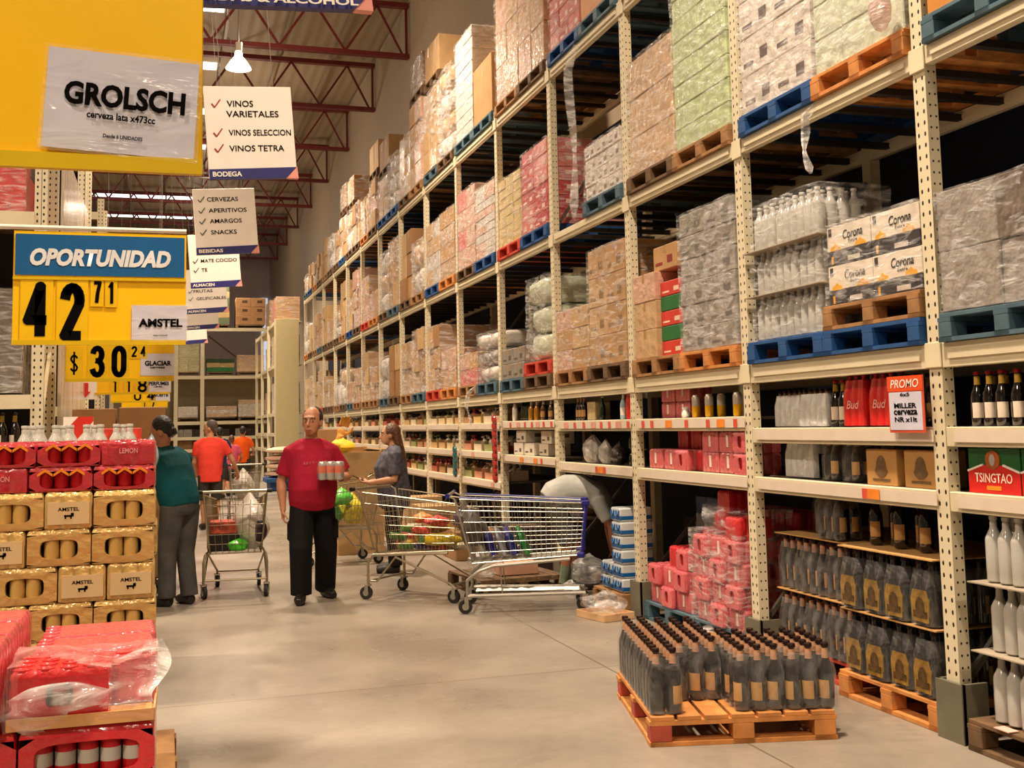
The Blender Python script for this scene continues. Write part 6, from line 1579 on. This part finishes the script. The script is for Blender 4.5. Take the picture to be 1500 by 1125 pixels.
x, y, zz = cpt(C1, h1, (.12, .3, .56)); goods('oil_bottle', 'large yellow oil bottle lying at the front of the silver cart', 'bottle', MB().tube([(0, -.17, 0), (0, -.1, 0), (0, .08, 0), (0, .14, 0), (0, .18, 0)], [.05, .06, .06, .03, .018], 12).mesh('oil_bottle', mat('yellow_oil', '#b89a12', .15, var=.2, coat=.7)), (x, y, zz), (0, 0, h1+.4))
x, y, zz = cpt(C1, h1, (.0, -.02, .70)); bag((x, y, zz), (.2, .24, .1), 'orange net bag on the groceries in the silver cart', 41, mat('orange_net', '#d98a4a', .5, var=.4, scale=40))
x, y, zz = cpt(C1, h1, (.06, .2, .68)); bag((x, y, zz), (.24, .24, .1), 'red and white packet bag on the groceries in the silver cart', 42, mat('red_white_bag', '#c8423a', .4, var=.6, scale=30))
# goods in the blue trimmed cart
for i, (u, c, lb) in enumerate(((-.36, '#9a968c', 'grey wrapped pack'), (-.27, '#23237a', 'dark blue bottle pack'), (-.17, '#8f8f94', 'silver pack'), (-.08, '#23237a', 'second dark blue bottle pack'), (.03, '#1c7a2c', 'green bottle pack'))):
    x, y, zz = cpt(C2, H2, (-.02, u, .47)); o = goods('drink_pack', lb+' leaning in the blue trimmed cart', 'drink pack', MB().tube([(0, 0, 0), (0, .0, .16), (0, .0, .22), (0, 0, .26)], [.042, .042, .03, .016], 10, ry=[.12, .12, .1, .05], side=(0, 1, 0)).mesh('drink_pack', mat('cartgood_%d' % i, c, .3, var=.25, scale=14, coat=.6)), (x, y, zz), (0, 0, H2)); o.rotation_euler = (.35, 0, H2)
# folded child flap panel of the blue trimmed cart
x, y, zz = cpt(C2, H2, (0, -.45, .62)); bag((x, y, .55), (.24, .3, .3), 'dark bag at the handle end of the blue trimmed cart', 44, mat('dim_bag', '#4c463c', .5, var=.3))
# goods in the cart beside the man in teal
for (p, d, mm, lb) in (((-.14, -.12, .43), (.3, .3, .16), mat('dark_crate', '#140c0a', .5, var=.2), 'black crate at the bottom of the cart beside the man in teal'), ((-.14, -.12, .6), (.26, .3, .12), mat('red_white_carton', '#c9543c', .45, var=.5, scale=18), 'red and white carton on the black crate in the cart')):
    x, y, zz = cpt(C3, 0, p); boxthing('carton' if 'carton' in lb else 'crate', lb, 'carton' if 'carton' in lb else 'crate', (x, y, zz+.002), d, mm, tape=False)
wbag = mat('white_bag', '#d8d2c4', .35, var=.12, bump=.5, bscale=12, coat=.4)
x, y, zz = cpt(C3, 0, (.12, -.1, .44)); bag((x, y, zz), (.34, .5, .54), 'bulging white plastic bag in the cart beside the man in teal', 51, wbag)
x, y, zz = cpt(C3, 0, (.0, -.32, .435)); bag((x, y, zz), (.2, .14, .12), 'bright green bag at the bottom of the cart beside the man in teal', 52, mat('bright_green', '#4cc62a'))
x, y, zz = cpt(C3, 0, (.2, -.31, .5)); goods('dark_pouch', 'dark purple pouch against the wires of the cart beside the man in teal', 'pouch', MB().ball((0, 0, 0), (.08, .04, .11), 12).mesh('dark_pouch', mat('dark_purple', '#2a1726', .4)), (x, y, zz+.12))
# goods in the cart behind the man in red
for i, (p, d, c, lb) in enumerate((((.0, .1, .46), (.3, .3, .3), '#3f8a3a', 'green bag in the cart behind the man in red'), ((.05, -.2, .46), (.3, .26, .36), '#d8c43a', 'yellow green bag nearest the woman in the cart'), ((-.08, -.02, .7), (.24, .2, .2), '#57c23e', 'bright green plastic on top of the cart behind the man in red'), ((.1, .25, .5), (.2, .2, .3), '#c9b8a0', 'pale bag in the cart behind the man in red'))):
    x, y, zz = cpt(C4, math.radians(100), p); bag((x, y, zz), d, lb, 60+i, mat('cartbag_%d' % i, c, .35, var=.35, scale=18, coat=.4))
x, y, zz = cpt(C5, .05, (0, -.1, .45)); bag((x, y, zz), (.36, .4, .5), 'white bag in the far cart of the person in orange red', 71, wbag)
# ================================================================ tidy up
for t in PACK.values():
    for ch in list(t.children): bpy.data.objects.remove(ch)
    bpy.data.objects.remove(t)
